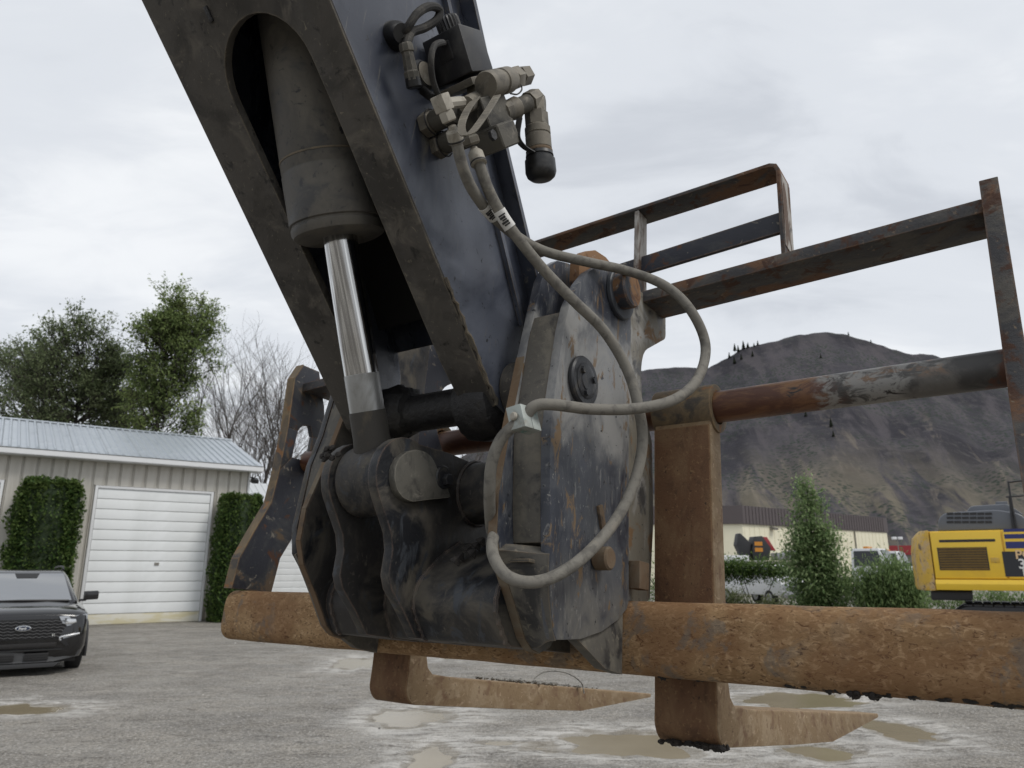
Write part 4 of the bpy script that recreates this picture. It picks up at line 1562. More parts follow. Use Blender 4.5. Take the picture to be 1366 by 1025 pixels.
# counterweight with rounded tail
bm = NB()
cwx = ezy(1219, 745)[0]
pts = [(-.012, -.05), (cwx + .28, -.03), (cwx + .08, .18), (cwx, .5), (cwx - .12, 1.2), (cwx - .12, 1.8), (cwx, 2.4), (cwx + .3, 2.95), (-.012, 2.95)]
lev = [(zs - .02, .93), (zb0 - .15, 1.0), (ztop0 - .45, 1.0), (ztop0 - .12, .88), (ztop0 + .02, .62)]
rings = []
for z, k in lev:
    rings.append([bm.verts.new((-.012 + (p[0] + .012) * k, p[1], z)) for p in rounded(pts, {1: .15, 2: .15, 6: .2, 7: .2}, 3)])
for a, b in zip(rings, rings[1:]):
    for i in range(len(a)):
        j = (i + 1) % len(a)
        bm.faces.new((a[i], a[j], b[j], b[i]))
bm.faces.new(rings[-1])
bm.faces.new(list(reversed(rings[0])))
fill_obj('counterweight', bm, M['yellow_worn'], ex, bev=.02)
bm = NB()
box(bm, cwx + .25, ezy(1297, 795)[0], .15, 2.8, zs - .24, zs - .025)
fill_obj('belly_plate', bm, M['black_part'], ex, bev=.04)
# hood
hx0, hz0 = ezy(1250, 705)
hx1 = ezy(1350, 700)[0]
hzt = ezy(1275, 683)[1]
bm = NB()
hp = rounded([(hx0, ztop0 + .003), (hx0 + .06, hzt - .12), (hx0 + .22, hzt), (hx1 - .25, hzt + .03), (hx1 + .25, ztop0 + .35), (hx1 + .35, ztop0 + .003)], {1: .1, 2: .12, 3: .15, 4: .15}, 4)
prism(bm, hp, .12, 2.6, 1)
hood = fill_obj('engine_hood', bm, M['hood_grey'], ex, bev=.05, seg=3)
bm = NB()
prism(bm, rounded([(hx0 + .62, hzt - .02), (hx0 + .75, hzt + .16), (hx1 + .0, hzt + .18), (hx1 + .3, hzt - .1)], {1: .08, 2: .1}, 3), .5, 2.4, 1)
fill_obj('hood_top', bm, M['hood_grey'], hood, bev=.04)
for rr_ in range(3):
    for cc_ in range(6):
        x0, z0 = ezy(1263 + cc_ * 10.3, 698 - rr_ * 5.6)
        x1, z1 = ezy(1271.5 + cc_ * 10.3, 694.6 - rr_ * 5.6)
        bm = NB()
        box(bm, x0, x1, .108, .1165, z0, z1)
        fill_obj('hood_slot', bm, M['black_part'], hood)
# exhaust box and air intake
x0, z0 = ezy(1331, 680)
x1, z1 = ezy(1346, 665)
bm = NB()
box(bm, x0, x1, .9, 1.25, z0, z1)
fill_obj('air_cleaner', bm, M['hood_grey'], ex, bev=.03)
# handrails
bm = NB()
tube(bm, [V(ezy(1352, 705)[0], .05, ztop0), V(ezy(1346, 660)[0], .05, ezy(1346, 662)[1])], .022, 8, 1, False)
tube(bm, [V(ezy(1356, 705)[0], .05, ztop0), V(ezy(1347, 655)[0], .05, ezy(1347, 648)[1]), V(ezy(1350, 650)[0], .05, ezy(1350, 643)[1]), V(ezy(1380, 640)[0], .05, ezy(1380, 640)[1]), V(ezy(1440, 638)[0], .05, ezy(1440, 636)[1])], .022, 8, 4)
tube(bm, [V(ezy(1342, 663)[0], .05, ezy(1342, 663)[1]), V(ezy(1440, 656)[0], .05, ezy(1440, 656)[1])], .018, 8, 1, False)
bmesh.ops.remove_doubles(bm, verts=bm.verts, dist=1e-6)
fill_obj('handrail', bm, M['black_part'], ex)
# stripes and plate on the second door
for y0, y1, m_ in ((706, 710, 'blue_stripe'), (713, 719, 'blue_stripe'), (723, 732, 'blue_stripe')):
    xa, za = ezy(1340.5, y1)
    xb, zb_ = ezy(1340.5, y0)
    bm = NB()
    box(bm, dx1 + .05, 3.9, -.050, -.0455, za, zb_)
    fill_obj('stripe', bm, M[m_], door2)
xa, za = ezy(1345, 769.5)
xb, zb_ = ezy(1345, 736)
bm = NB()
box(bm, xa - .05, 3.3, -.050, -.0455, za, zb_)
dp_ = fill_obj('name_plate', bm, M['decal_black'], door2)


def lettering(txt, x, z, size, mat, root, y=-.0515):
    cu = bpy.data.curves.new('lettering', 'FONT')
    cu.body = txt
    cu.size = size
    cu.extrude = .001
    cu.offset = size * .02
    tmp = bpy.data.objects.new('lettering', cu)
    COL.objects.link(tmp)
    dg = bpy.context.evaluated_depsgraph_get()
    me = bpy.data.meshes.new_from_object(tmp.evaluated_get(dg))
    bpy.data.objects.remove(tmp)
    for v in me.vertices:
        v.co = V(x + v.co.x, y - v.co.z, z + v.co.y)
    me.materials.clear()
    me.materials.append(M[mat])
    o = bpy.data.objects.new('lettering', me)
    COL.objects.link(o)
    o.parent = root
    return o


lx = ezy(1354.5, 745)[0]
lettering('PC', lx, ezy(1355, 745.5)[1], .27, 'cream_letter', door2)
lettering('360', lx + .03, ezy(1357, 758.5)[1], .30, 'white_letter', door2)
lettering('LC', lx + .09, ezy(1360, 768)[1], .21, 'white_letter', door2)
# cab, boom foot and tracks beyond the frame
bm = NB()
prism(bm, rounded([(4.25, zb0), (4.25, ztop0 + .6), (4.5, ztop0 + .95), (5.6, ztop0 + .95), (6.1, ztop0 - .2), (6.1, zb0)], {2: .15, 3: .15, 4: .2}, 3), 1.7, 2.9, 1)
cab = fill_obj('cab', bm, M['hood_grey'], ex, bev=.04)
bm = NB()
box(bm, 4.7, 5.7, 1.688, 1.6985, zb0 + .5, ztop0 + .75)
fill_obj('side_window', bm, M['glass_dark'], cab)
bm = NB()
prism(bm, [(4.4, zb0), (4.4, ztop0 - .2), (5.2, ztop0 + .3), (8.4, ztop0 + 2.6), (9.3, ztop0 + 2.4), (5.9, zb0 + .6)], 1.05, 1.5, 1)
fill_obj('boom', bm, M['yellow'], ex, bev=.03)
for ty in (.05, 2.25):
    bm = NB()
    tp = rounded([(.45, .06), (5.4, .06), (5.9, .45), (5.4, .92), (.45, .92), (-.05, .45)], {0: .2, 1: .2, 2: .3, 3: .2, 4: .2, 5: .3}, 4)
    prism(bm, tp, ty, ty + .65, 1)
    tk = fill_obj('track', bm, M['black_part'], ex, bev=.02)
    pad = NB()
    box(pad, 0, .17, -.01, .66, 0, .035)
    first_ = None
    for k in range(25):
        for z_ in (.925, .022):
            if first_ is None:
                first_ = fill_obj('track_pad', pad, M['black_part'], tk)
                o = first_
            else:
                o = first_.copy()
                COL.objects.link(o)
                o.parent = tk
            o.location = (.5 + k * .2, ty, z_)
bm = NB()
cyl(bm, (2.9, 1.45, .6), (2.9, 1.45, zb0 - .1), .75, 28)
fill_obj('slew_ring', bm, M['black_part'], ex)

# ------------------------------------------------------------------ black car
M['car_black'] = plain('car_black', (.006, .006, .007), .13)
M['car_black'].node_tree.nodes['Principled BSDF'].inputs['Coat Weight'].default_value = .5
M['car_trim'] = plain('car_trim', (.012, .012, .013), .5)
M['car_trim_grey'] = plain('car_trim_grey', (.040, .041, .043), .5)
M['car_glass'] = plain('car_glass', (.035, .042, .05), .05)
M['car_glass'].node_tree.nodes['Principled BSDF'].inputs['Specular IOR Level'].default_value = 1.0
M['car_glass'].node_tree.nodes['Principled BSDF'].inputs['IOR'].default_value = 2.5
M['chrome_trim'] = plain('chrome_trim', (.66, .67, .68), .18, .9)
CP = far(43, 15.35)
CA = math.atan2(CP.x, CP.y)
CROT = -CA + math.radians(2)
carv = thing('parked_car', 'black sport utility car facing the camera, half cut by the left edge', 'car', CP, (0, 0, CROT))


def sect(y, w, zb_, zs_, zt_, n=None):
    half = [(0, zb_), (w * .70, zb_), (w * .93, zb_ + .05), (w * .995, zb_ + .22), (w, (zb_ + zs_) / 2), (w * .985, zs_ - .06), (w * .93, zs_), (w * .70, zs_ + (zt_ - zs_) * .72), (w * .35, zt_), (0, zt_)]
    full = half + [(-p[0], p[1]) for p in reversed(half[1:-1])]
    return [(p[0], y, p[1]) for p in full]


bm = NB()
st_ = [sect(.02, .74, .30, .96, .985), sect(.06, .88, .26, .99, 1.03), sect(.22, .965, .24, 1.03, 1.09), sect(.60, .985, .24, 1.06, 1.14), sect(1.20, 1.0, .24, 1.10, 1.20), sect(1.5, 1.0, .24, 1.12, 1.20),
       sect(3.5, 1.0, .24, 1.14, 1.18), sect(4.7, .98, .28, 1.12, 1.16), sect(5.02, .88, .36, 1.02, 1.10)]
rg_ = [[bm.verts.new(p) for p in s] for s in st_]
for a, b in zip(rg_, rg_[1:]):
    for i in range(len(a)):
        j = (i + 1) % len(a)
        bm.faces.new((a[i], b[i], b[j], a[j]))
bm.faces.new(rg_[0])
bm.faces.new(list(reversed(rg_[-1])))
body = fill_obj('body', bm, M['car_black'], carv, sharp=60)
# greenhouse
bm = NB()


def gh(y, z, w):
    return [(-w, y, z), (w, y, z)]


G = [((-.80, 1.18, 1.15), (.80, 1.18, 1.15)), ((-.60, 1.98, 1.70), (.60, 1.98, 1.70)), ((-.58, 2.5, 1.755), (.58, 2.5, 1.755)), ((-.57, 4.3, 1.72), (.57, 4.3, 1.72)), ((-.74, 4.9, 1.12), (.74, 4.9, 1.12))]
V0 = [[bm.verts.new(p) for p in q] for q in G]
S0 = [[bm.verts.new((s * w, y, z)) for s in (-1, 1)] for w, y, z in ((.86, 1.25, 1.12), (.665, 2.02, 1.64), (.655, 2.5, 1.69), (.645, 4.25, 1.66), (.84, 4.85, 1.10))]
for i in range(4):
    bm.faces.new((V0[i][0], V0[i][1], V0[i + 1][1], V0[i + 1][0]))
    bm.faces.new((S0[i][1], S0[i + 1][1], V0[i + 1][1], V0[i][1]))
    bm.faces.new((S0[i + 1][0], S0[i][0], V0[i][0], V0[i + 1][0]))
bm.faces.new([S0[i][1] for i in range(5)][::-1])
bm.faces.new([S0[i][0] for i in range(5)])
bm.faces.new((V0[0][0], S0[0][0], S0[0][1], V0[0][1]))
bm.faces.new((V0[4][1], S0[4][1], S0[4][0], V0[4][0]))
bm.faces.new([S0[0][0], S0[4][0], S0[4][1], S0[0][1]])
fill_obj('cabin', bm, M['car_black'], carv, bev=.02, sharp=40)
bm = NB()
nrm = V(0, -.55, .8).normalized() * .012
A = [(-.745, 1.225, 1.185), (.745, 1.225, 1.185), (.60, 1.93, 1.668), (-.60, 1.93, 1.668)]
Am = []
loft2(bm, [V(*p) + nrm for p in A], [V(*p) - nrm for p in A])
ws = fill_obj('windscreen', bm, M['car_glass'], carv, bev=.004)
bm = NB()
A = [(-.16, 1.80, 1.580), (.16, 1.80, 1.580), (.20, 1.925, 1.665), (-.20, 1.925, 1.665)]
loft2(bm, [V(*p) + nrm * 1.25 for p in A], [V(*p) + nrm * 1.05 for p in A])
fill_obj('sensor_housing', bm, M['car_trim'], ws)
for s in (-1, 1):
    bm = NB()
    A = [(s * .862, 1.55, 1.17), (s * .674, 2.10, 1.625), (s * .655, 4.1, 1.63), (s * .835, 4.5, 1.17)]
    loft2(bm, A, [(p[0] + s * .008, p[1], p[2] + .004) for p in A])
    fill_obj('side_window', bm, M['car_glass'], carv)
    bm = NB()
    tube(bm, [V(s * .60, 2.2, 1.74), V(s * .60, 2.35, 1.80), V(s * .59, 3.2, 1.81), V(s * .58, 4.15, 1.79), V(s * .58, 4.3, 1.73)], .022, 8, 5)
    fill_obj('roof_rail', bm, M['car_trim'], carv)
    # mirror
    bm = NB()
    obox(bm, (s * 1.075, 1.42, 1.27), (1, 0, .04 * s), (0, 1, 0), (0, 0, 1), .125, .08, .082)
    mi = fill_obj('mirror', bm, M['car_black'], carv, bev=.035, seg=3)
    bm = NB()
    box(bm, min(s * .88, s * 1.0), max(s * .88, s * 1.0), 1.40, 1.46, 1.165, 1.205)
    fill_obj('mirror_foot', bm, M['car_trim'], mi, bev=.01)
    # headlight
    bm = NB()
    A = [(s * .50, -.005, .965), (s * .56, -.012, .86), (s * .64, -.004, .805), (s * .80, .050, .835), (s * .955, .20, .905), (s * .945, .19, .985), (s * .80, .055, .98)]
    loft2(bm, A, [(p[0] * .99, p[1] + .14, p[2] + .004) for p in A])
    hl = fill_obj('headlight', bm, M['lens'], carv, bev=.006)
    bm = NB()
    A = [(s * .60, -.016, .84), (s * .70, .006, .835), (s * .78, .034, .86), (s * .76, .028, .915), (s * .62, -.012, .92)]
    loft2(bm, A, [(p[0], p[1] + .02, p[2]) for p in A])
    fill_obj('lamp_unit', bm, M['chrome_trim'], hl, bev=.004)
    # fog lamp recess with bright C shaped trim
    bm = NB()
    A = [(s * .54, -.005, .66), (s * .86, .05, .70), (s * .90, .09, .52), (s * .66, .0, .47), (s * .56, -.01, .56)]
    loft2(bm, A, [(p[0], p[1] + .10, p[2]) for p in A])
    fg = fill_obj('fog_recess', bm, M['car_trim'], carv, bev=.006)
    bm = NB()
    tube(bm, [V(s * .84, .045, .674), V(s * .70, .004, .652), V(s * .57, -.014, .630), V(s * .553, -.016, .60), V(s * .565, -.014, .575)], .019, 8, 6)
    fill_obj('fog_trim', bm, M['chrome_trim'], fg)
    bm = NB()
    A = [(s * .60, -.014, .640), (s * .80, .030, .680), (s * .80, .030, .645), (s * .60, -.016, .600)]
    loft2(bm, A, [(p[0], p[1] + .03, p[2]) for p in A])
    fill_obj('fog_lamp', bm, M['lens'], fg)
    for yy in (.98, 3.98):
        bm = NB()
        c = V(s * .875, yy, .375)
        lathe(bm, c - V(.125, 0, 0), c + V(.125, 0, 0), [(0, .29), (.08, .355), (.2, .375), (.8, .375), (.92, .355), (1, .29)], 36)
        wo_ = fill_obj('wheel', bm, M['tyre'], carv)
        bm = NB()
        lathe(bm, c - V(.128, 0, 0), c + V(.128, 0, 0), [(0, .06), (.02, .25), (.06, .27), (.94, .27), (.98, .25), (1, .06)], 30)
        fill_obj('rim', bm, M['rim'], wo_)
        bm = NB()
        pts = [V(s * 1.005, yy + .46 * math.cos(math.radians(a)), .375 + .46 * math.sin(math.radians(a))) for a in range(-15, 196, 15)]
        tube(bm, pts, .035, 6, 1, False)
        fill_obj('wheel_arch', bm, M['car_trim'], carv)
# grille
bm = NB()
A = [(-.62, .000, .93), (.62, .000, .93), (.66, .012, .90), (.53, .000, .60), (-.53, .000, .60), (-.66, .012, .90)]
loft2(bm, A, [(p[0], p[1] + .08, p[2]) for p in A])
gri = fill_obj('grille', bm, M['car_trim'], carv, bev=.008)
for k in range(6):
    z = .635 + k * .05
    w = .53 + (z - .6) * .38
    pts = []
    n = 22
    for i in range(n + 1):
        x = -w + 2 * w * i / n
        if True:
            pts.append(V(x, -.008, z + (.014 if i % 2 else -.004)))
    bm = NB()
    tube(bm, pts, .0075, 6, 1, False)
    fill_obj('grille_bar', bm, M['car_trim_grey'], gri)
bm = NB()
A = [(-.52, .0, .545), (.52, .0, .545), (.50, .0, .475), (-.50, .0, .475)]
loft2(bm, A, [(p[0], p[1] + .07, p[2]) for p in A])
fill_obj('air_slot', bm, M['black_grease'], carv, bev=.006)
# lower bumper
bm = NB()
A = [(-.90, .10, .40), (-.55, -.02, .44), (.55, -.02, .44), (.90, .10, .40), (.86, .08, .30), (.50, -.02, .24), (-.50, -.02, .24), (-.86, .08, .30)]
loft2(bm, A, [(p[0], p[1] + .14, p[2]) for p in A])
lbp = fill_obj('lower_bumper', bm, M['car_trim_grey'], carv, bev=.012)
for s in (-1, 1):
    bm = NB()
    box(bm, min(s * .07, s * .42), max(s * .07, s * .42), -.026, -.0205, .27, .385)
    fill_obj('intake', bm, M['black_grease'], lbp, bev=.002)
    for k in range(3):
        bm = NB()
        box(bm, min(s * .075, s * .415), max(s * .075, s * .415), -.033, -.0265, .285 + k * .035, .297 + k * .035)
        fill_obj('intake_bar', bm, M['car_trim'], lbp)
bm = NB()
prism(bm, [(-.60, .225), (.60, .225), (.52, .155), (-.52, .155)], -.03, .16, 1)
fill_obj('skid_plate', bm, M['car_trim_grey'], carv, bev=.01)
bm = NB()
box(bm, -.85, .85, .3, 4.7, .20, .26)
fill_obj('underbody', bm, M['black_grease'], carv)
# oval badge
bm = NB()
ov = [(.115 * math.cos(2 * math.pi * i / 36), .045 * math.sin(2 * math.pi * i / 36) + .79) for i in range(36)]
prism(bm, ov, -.030, -.010, 1)
bd = fill_obj('badge', bm, M['chrome_trim'], gri, bev=.003)
bm = NB()
ov = [(.100 * math.cos(2 * math.pi * i / 36), .035 * math.sin(2 * math.pi * i / 36) + .79) for i in range(36)]
prism(bm, ov, -.0325, -.0305, 1)
M['badge_blue'] = plain('badge_blue', (.02, .03, .06), .3)
fill_obj('badge_face', bm, M['badge_blue'], gri)
lt_ = lettering('Ford', -.062, .772, .055, 'white_letter', gri, -.034)
lt_ = lettering('ST', .43, .655, .05, 'white_letter', gri, -.012)
# bonnet creases
for s in (-1, 1):
    bm = NB()
    tube(bm, [V(s * .50, .20, 1.045), V(s * .56, .7, 1.115), V(s * .62, 1.2, 1.165)], .012, 6, 5)
    fill_obj('bonnet_crease', bm, M['car_black'], carv)
bm = NB()
tube(bm, [V(-.70, 1.21, 1.19), V(0, 1.13, 1.205), V(.70, 1.21, 1.19)], .018, 6, 5)
fill_obj('wiper_cowl', bm, M['car_trim'], carv)

# ================================================================== the machine
# frame of the carriage: l along the carriage (to the right and nearer), f forward (tines), u up; metres
TILT = math.radians(6.5)
FB = math.pi / 2 - math.atan(1435.0 / math.hypot(980.0, 247.5))
Fh = V(math.sin(FB), math.cos(FB), 0)
LX = V(math.cos(FB), -math.sin(FB), 0)
FY = Fh * math.cos(TILT) - V(0, 0, 1) * math.sin(TILT)
UZ = Fh * math.sin(TILT) + V(0, 0, 1) * math.cos(TILT)
ORG = V(0, 0, CAMZ) + Fh * 1.2
FROT = Matrix((LX, FY, UZ)).transposed()
CAML = FROT.transposed() @ (V(0, 0, CAMZ) - ORG)


def at(x, y, l=None, f=None, u=None):
    """photo pixel on a plane of the carriage frame -> (l, f, u) in metres"""
    a, b = (x - 683.0) / 980.0, -(y - 512.5) / 980.0
    d = FROT.transposed() @ V(a, math.cos(PITCH) - b * math.sin(PITCH), math.sin(PITCH) + b * math.cos(PITCH))
    i, w = (0, l) if l is not None else (1, f) if f is not None else (2, u)
    return CAML + d * ((w - CAML[i]) / d[i])


def fu(x, y, l):
    p = at(x, y, l=l)
    return (p.y, p.z)


def mthing(name, label, cat, base, group=None):
    o = thing(name, label, cat, ORG + FROT @ Vector(base), FROT.to_euler(), group)
    o['_b'] = list(base)
    return o


def part(name, bm, mat, root, bev=0.0, sharp=35, kind=None, parent=None, seg=2):
    """a part of a machine thing, or (parent given) a sub-part; vertices in the carriage frame"""
    return fill_obj(name, bm, M[mat] if isinstance(mat, str) else mat, parent or root, list(root['_b']), bev, sharp, kind, seg)


# ------------------------------------------------------------------ boom
boom = mthing('loader_boom', 'black telehandler boom slanting down from the top edge with an open slot underneath', 'loader boom', (-0.92, -1.3, 1.35))
d_up = V(0, -0.697, 0.717)
n_up = V(0, 0.717, 0.697)
TIP = V(0, -0.238, 0.25)


def bp(s, l, off=0.0):
    p = TIP + d_up * s + n_up * off
    return V(l, p.y, p.z)


LR, LL = -0.735, -1.105
# underside plate: a U with a long slot
out = [(-0.004, -0.736), (2.0, -0.736), (2.0, LL), (-0.004, LL)]
slot = [(-0.012, -1.028), (0.03, -1.010), (0.10, -1.004), (0.55, -1.006)] + \
       [(0.615 + 0.098 * math.sin(math.radians(a)), -0.908 - 0.098 * math.cos(math.radians(a))) for a in range(0, 181, 12)] + \
       [(0.55, -0.809), (0.10, -0.811), (0.04, -0.807), (0.012, -0.802), (-0.002, -0.792)]
U = out + slot
bm = NB()
loft2(bm, [bp(s, l) for s, l in U], [bp(s, l, 0.016) for s, l in U])
part('underside_plate', bm, 'boom_dirt', boom, 0.0015)
# side plates
side = [(-0.238, 0.25), (-1.632, 1.684)]
side_poly = [(-0.2375 + 0.717 * .004, 0.25 + 0.697 * .004), (-1.63, 1.687), (-1.40, 1.92), (-0.46, 1.01), (-0.439, 0.973), (-0.295, 0.712), (-0.136, 0.447),
             (-0.118, 0.40), (-0.112, 0.345), (-0.122, 0.292), (-0.150, 0.252), (-0.19, 0.238)]
for nm, a, b in (('side_plate', LR, LR - 0.014), ('side_plate', LL, LL + 0.014)):
    bm = NB()
    prism(bm, side_poly, a, b)
    part(nm, bm, 'boom_paint', boom, 0.0015)
# top plate and its overhanging lip
top_line = [(-1.40, 1.92), (-0.46, 1.01), (-0.439, 0.973), (-0.295, 0.712), (-0.136, 0.447)]
tl_out = [(p[0] + .75 * .010, p[1] + .62 * .010) for p in top_line]
bm = NB()
for i in range(len(top_line) - 1):
    a, b = top_line[i], top_line[i + 1]
    c, d = tl_out[i], tl_out[i + 1]
    prism(bm, [a, b, d, c], LL - 0.03, LR + 0.030)
part('top_plate', bm, 'boom_paint', boom, 0.0)
bm = NB()
for i in range(len(top_line) - 1):
    a, b = V(0, *top_line[i]), V(0, *top_line[i + 1])
    dn = (b - a).normalized()
    nn = V(0, -dn.z, dn.y)
    if nn.z > 0:
        nn = -nn
    a2, b2 = a + nn * 0.045, b + nn * 0.045
    prism(bm, [(a2.y, a2.z), (b2.y, b2.z), ((b2 + nn * .010).y, (b2 + nn * .010).z), ((a2 + nn * .010).y, (a2 + nn * .010).z)], LR + 0.0005, LR + 0.010)
part('side_rail', bm, 'boom_paint', boom, 0.0)
# added dark cover so the hollow above the cylinder reads as black shade
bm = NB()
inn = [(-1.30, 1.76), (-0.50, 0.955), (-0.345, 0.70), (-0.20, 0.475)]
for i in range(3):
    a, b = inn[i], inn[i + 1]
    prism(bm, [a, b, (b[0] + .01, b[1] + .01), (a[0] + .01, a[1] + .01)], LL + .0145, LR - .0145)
part('added_dark_cover', bm, 'dark_inside', boom)
# rust-lifted weld along the right lower edge
bm = NB()
Q = []
for i in range(30):
    s = -0.002 + 0.235 * i / 29
    Q.append(bp(s, LR + 0.0015, 0.004 + 0.003 * noise.noise(V(s * 60, 0, 3))))
for i in range(len(Q) - 1):
    pass
tube(bm, Q, 0.0036, 7, 1, False)
for v in bm.verts:
    v.co += V(0.003, .003, .003) * noise.noise(v.co * 90)
part('weld_seam', bm, 'coupler_tan', boom)
# pivot tube at the tip with its end bosses
PF, PU = -0.180, 0.290
bm = NB()
cyl(bm, (-1.09, PF - .005, PU - .012), (LR - .015, PF - .005, PU - .012), 0.036, 36)
part('pivot_tube', bm, 'black_grease', boom)
bm = NB()
cyl(bm, (LR + .0005, PF, PU), (-0.676, PF, PU), 0.054, 40, .004)
part('pivot_boss', bm, 'boom_dirt', boom)
bm = NB()
cyl(bm, (-1.124, PF, PU), (LL - .0005, PF, PU), 0.054, 40, .004)
part('pivot_boss', bm, 'boom_dirt', boom)
bm = NB()
lathe(bm, (-0.835, PF - .012, PU - .022), (-0.738, PF - .012, PU - .022), [(0, .030), (.12, .060), (.5, .066), (.9, .062), (1, .04)], 28)
for v in bm.verts:
    v.co += V(0, 1, 1) * 0.007 * noise.noise(v.co * 40)
part('grease_lump', bm, 'black_grease', boom)
bm = NB()
lathe(bm, (-1.055, PF - .005, PU - .004), (-0.965, PF - .005, PU - .004), [(0, .03), (.15, .052), (.55, .054), (.9, .044), (1, .03)], 30)
bmesh.ops.subdivide_edges(bm, edges=bm.edges[:], cuts=1)
for v in bm.verts:
    v.co += V(0.5, 1, 1) * 0.012 * noise.noise(v.co * 55)
part('grease_lump', bm, 'black_grease', boom)
bm = NB()
c = bp(0.745, -0.972)
obox(bm, c + n_up * -.0015, d_up, V(1, 0, 0), n_up, .012, .004, .002)
part('plug', bm, 'black_grease', boom, .001)  # black colour stands for the shade inside an open hole, not a plug

# ------------------------------------------------------------------ tilt cylinder
cylr = mthing('tilt_cylinder', 'hydraulic cylinder with a bright chrome rod inside the boom slot', 'hydraulic cylinder', (-0.92, -0.30, 0.118))
EYE = V(-0.928, -0.302, 0.117)
g = at(453, 315, l=-0.924)
ax = (g - EYE).normalized()


def ca(t):
    return EYE + ax * t


tg = (g - EYE).length
bm = NB()
R = 0.082
prof = [(tg - .004, R * .86), (tg, R * .95), (tg + .008, R * .985), (tg + .014, R * .985), (tg + .016, R * .96), (tg + .019, R * .96), (tg + .021, R),
        (tg + .105, R), (tg + .107, R * .985), (tg + .110, R * .985), (tg + .112, R * .995)]
LT = 1.05
lathe(bm, ca(0), ca(LT), [(a / LT, r) for a, r in prof] + [(0.98, R * .95), (1, R * .9)], 64)
part('barrel', bm, 'barrel', cylr)
bm = NB()
lathe(bm, ca(0), ca(1), [(tg + .128, R * 1.004), (tg + .131, R * 1.004)], 64)
part('seam_ring', bm, 'coupler_tan', cylr)
bm = NB()
pb = ca(tg + .42) + V(0.075, -0.02, 0)
lathe(bm, pb, pb + V(.03, -.02, .01), [(0, .040), (.8, .038), (1, .032)], 32)
part('port_boss', bm, 'barrel', cylr)
bm = NB()
cyl(bm, ca(.150), ca(tg + .02), 0.030, 48)
part('rod', bm, 'chrome', cylr)
bm = NB()
lathe(bm, ca(0), ca(1), [(.112, .0301), (.112, .0304), (.185, .0304), (.187, .0301)], 48)
part('protective_coat', bm, 'rod_paste', cylr)
bm = NB()
lathe(bm, ca(0), ca(1), [(.03, .034), (.058, .0335), (.075, .0318), (.118, .0318), (.122, .0312)], 48)
part('rod_neck', bm, 'rod_neck', cylr)
bm = NB()
cyl(bm, EYE + V(-.044, 0, 0), EYE + V(.044, 0, 0), 0.062, 48, .004)
part('rod_eye', bm, 'coupler_dirt', cylr)
bm = NB()
for l0, l1 in ((-.051, -.0435), (.0435, .051)):
    cyl(bm, EYE + V(l0, 0, 0), EYE + V(l1, 0, 0), 0.058, 40)
for v in bm.verts:
    v.co += V(0, 1, 1) * .004 * noise.noise(v.co * 90)
part('seal_ring', bm, 'black_grease', cylr)
bm = NB()
c0 = at(472, 619, l=-0.93)
for k in range(16):
    q = Vector(c0) + V(rnd.uniform(-.016, .016), -.048 - rnd.random() * .006, rnd.uniform(-.008, .014))
    lathe(bm, q, q + V(rnd.uniform(-.004, .004), -.006, .004), [(0, .004), (.5, .006), (1, .002)], 6)
part('mud_clump', bm, 'mud', cylr, kind='stuff')

# ------------------------------------------------------------------ quick coupler
coup = mthing('quick_coupler', 'dark steel quick coupler head pinned to the boom tip and hooked on the fork carriage', 'quick coupler', (-0.915, -0.1, -0.14))
inner = [(-0.035, 0.556), (-0.075, 0.571), (-0.119, 0.566), (-0.160, 0.552), (-0.186, 0.530), (-0.209, 0.488), (-0.228, 0.406), (-0.246, 0.325), (-0.273, 0.190),
         (-0.291, 0.080), (-0.288, 0.020), (-0.272, -0.022), (-0.232, -0.073), (-0.196, -0.126), (-0.176, -0.141), (-0.152, -0.146), (-0.125, -0.138), (-0.105, -0.118),
         (-0.030, -0.050), (-0.010, 0.05), (-0.004, 0.30), (0.0, 0.52)]
outer = [(-0.010, 0.548), (-0.045, 0.569), (-0.085, 0.566), (-0.126, 0.540), (-0.165, 0.508), (-0.196, 0.470), (-0.226, 0.415), (-0.240, 0.365), (-0.259, 0.244), (-0.266, 0.176),
         (-0.256, 0.05), (-0.250, 0.0), (-0.250, -0.035), (-0.244, -0.07), (-0.232, -0.112), (-0.222, -0.126), (-0.151, -0.122), (-0.085, -0.108), (-0.028, -0.086), (0.004, -0.066), (0.011, -0.052), (0.004, 0.217), (0.007, 0.456), (0.004, 0.52)]
outer_far = outer[:10] + [(-0.256, 0.05), (-0.246, 0.002), (-0.225, -0.020), (-0.185, -0.052), (-0.160, -0.085), (-0.138, -0.121)] + outer[17:]
CM = -0.9175          # mid plane of the coupler


def mir(l, k):
    return l if k else -1.20 + (-0.600 - l) * (.075 / .09)


def shf(poly, k):
    if k:
        return poly
    return [(f_ + (.032 * max(0, min(1, (u_ - .05) / .2)) if f_ < -.1 else 0), u_) for f_, u_ in poly]


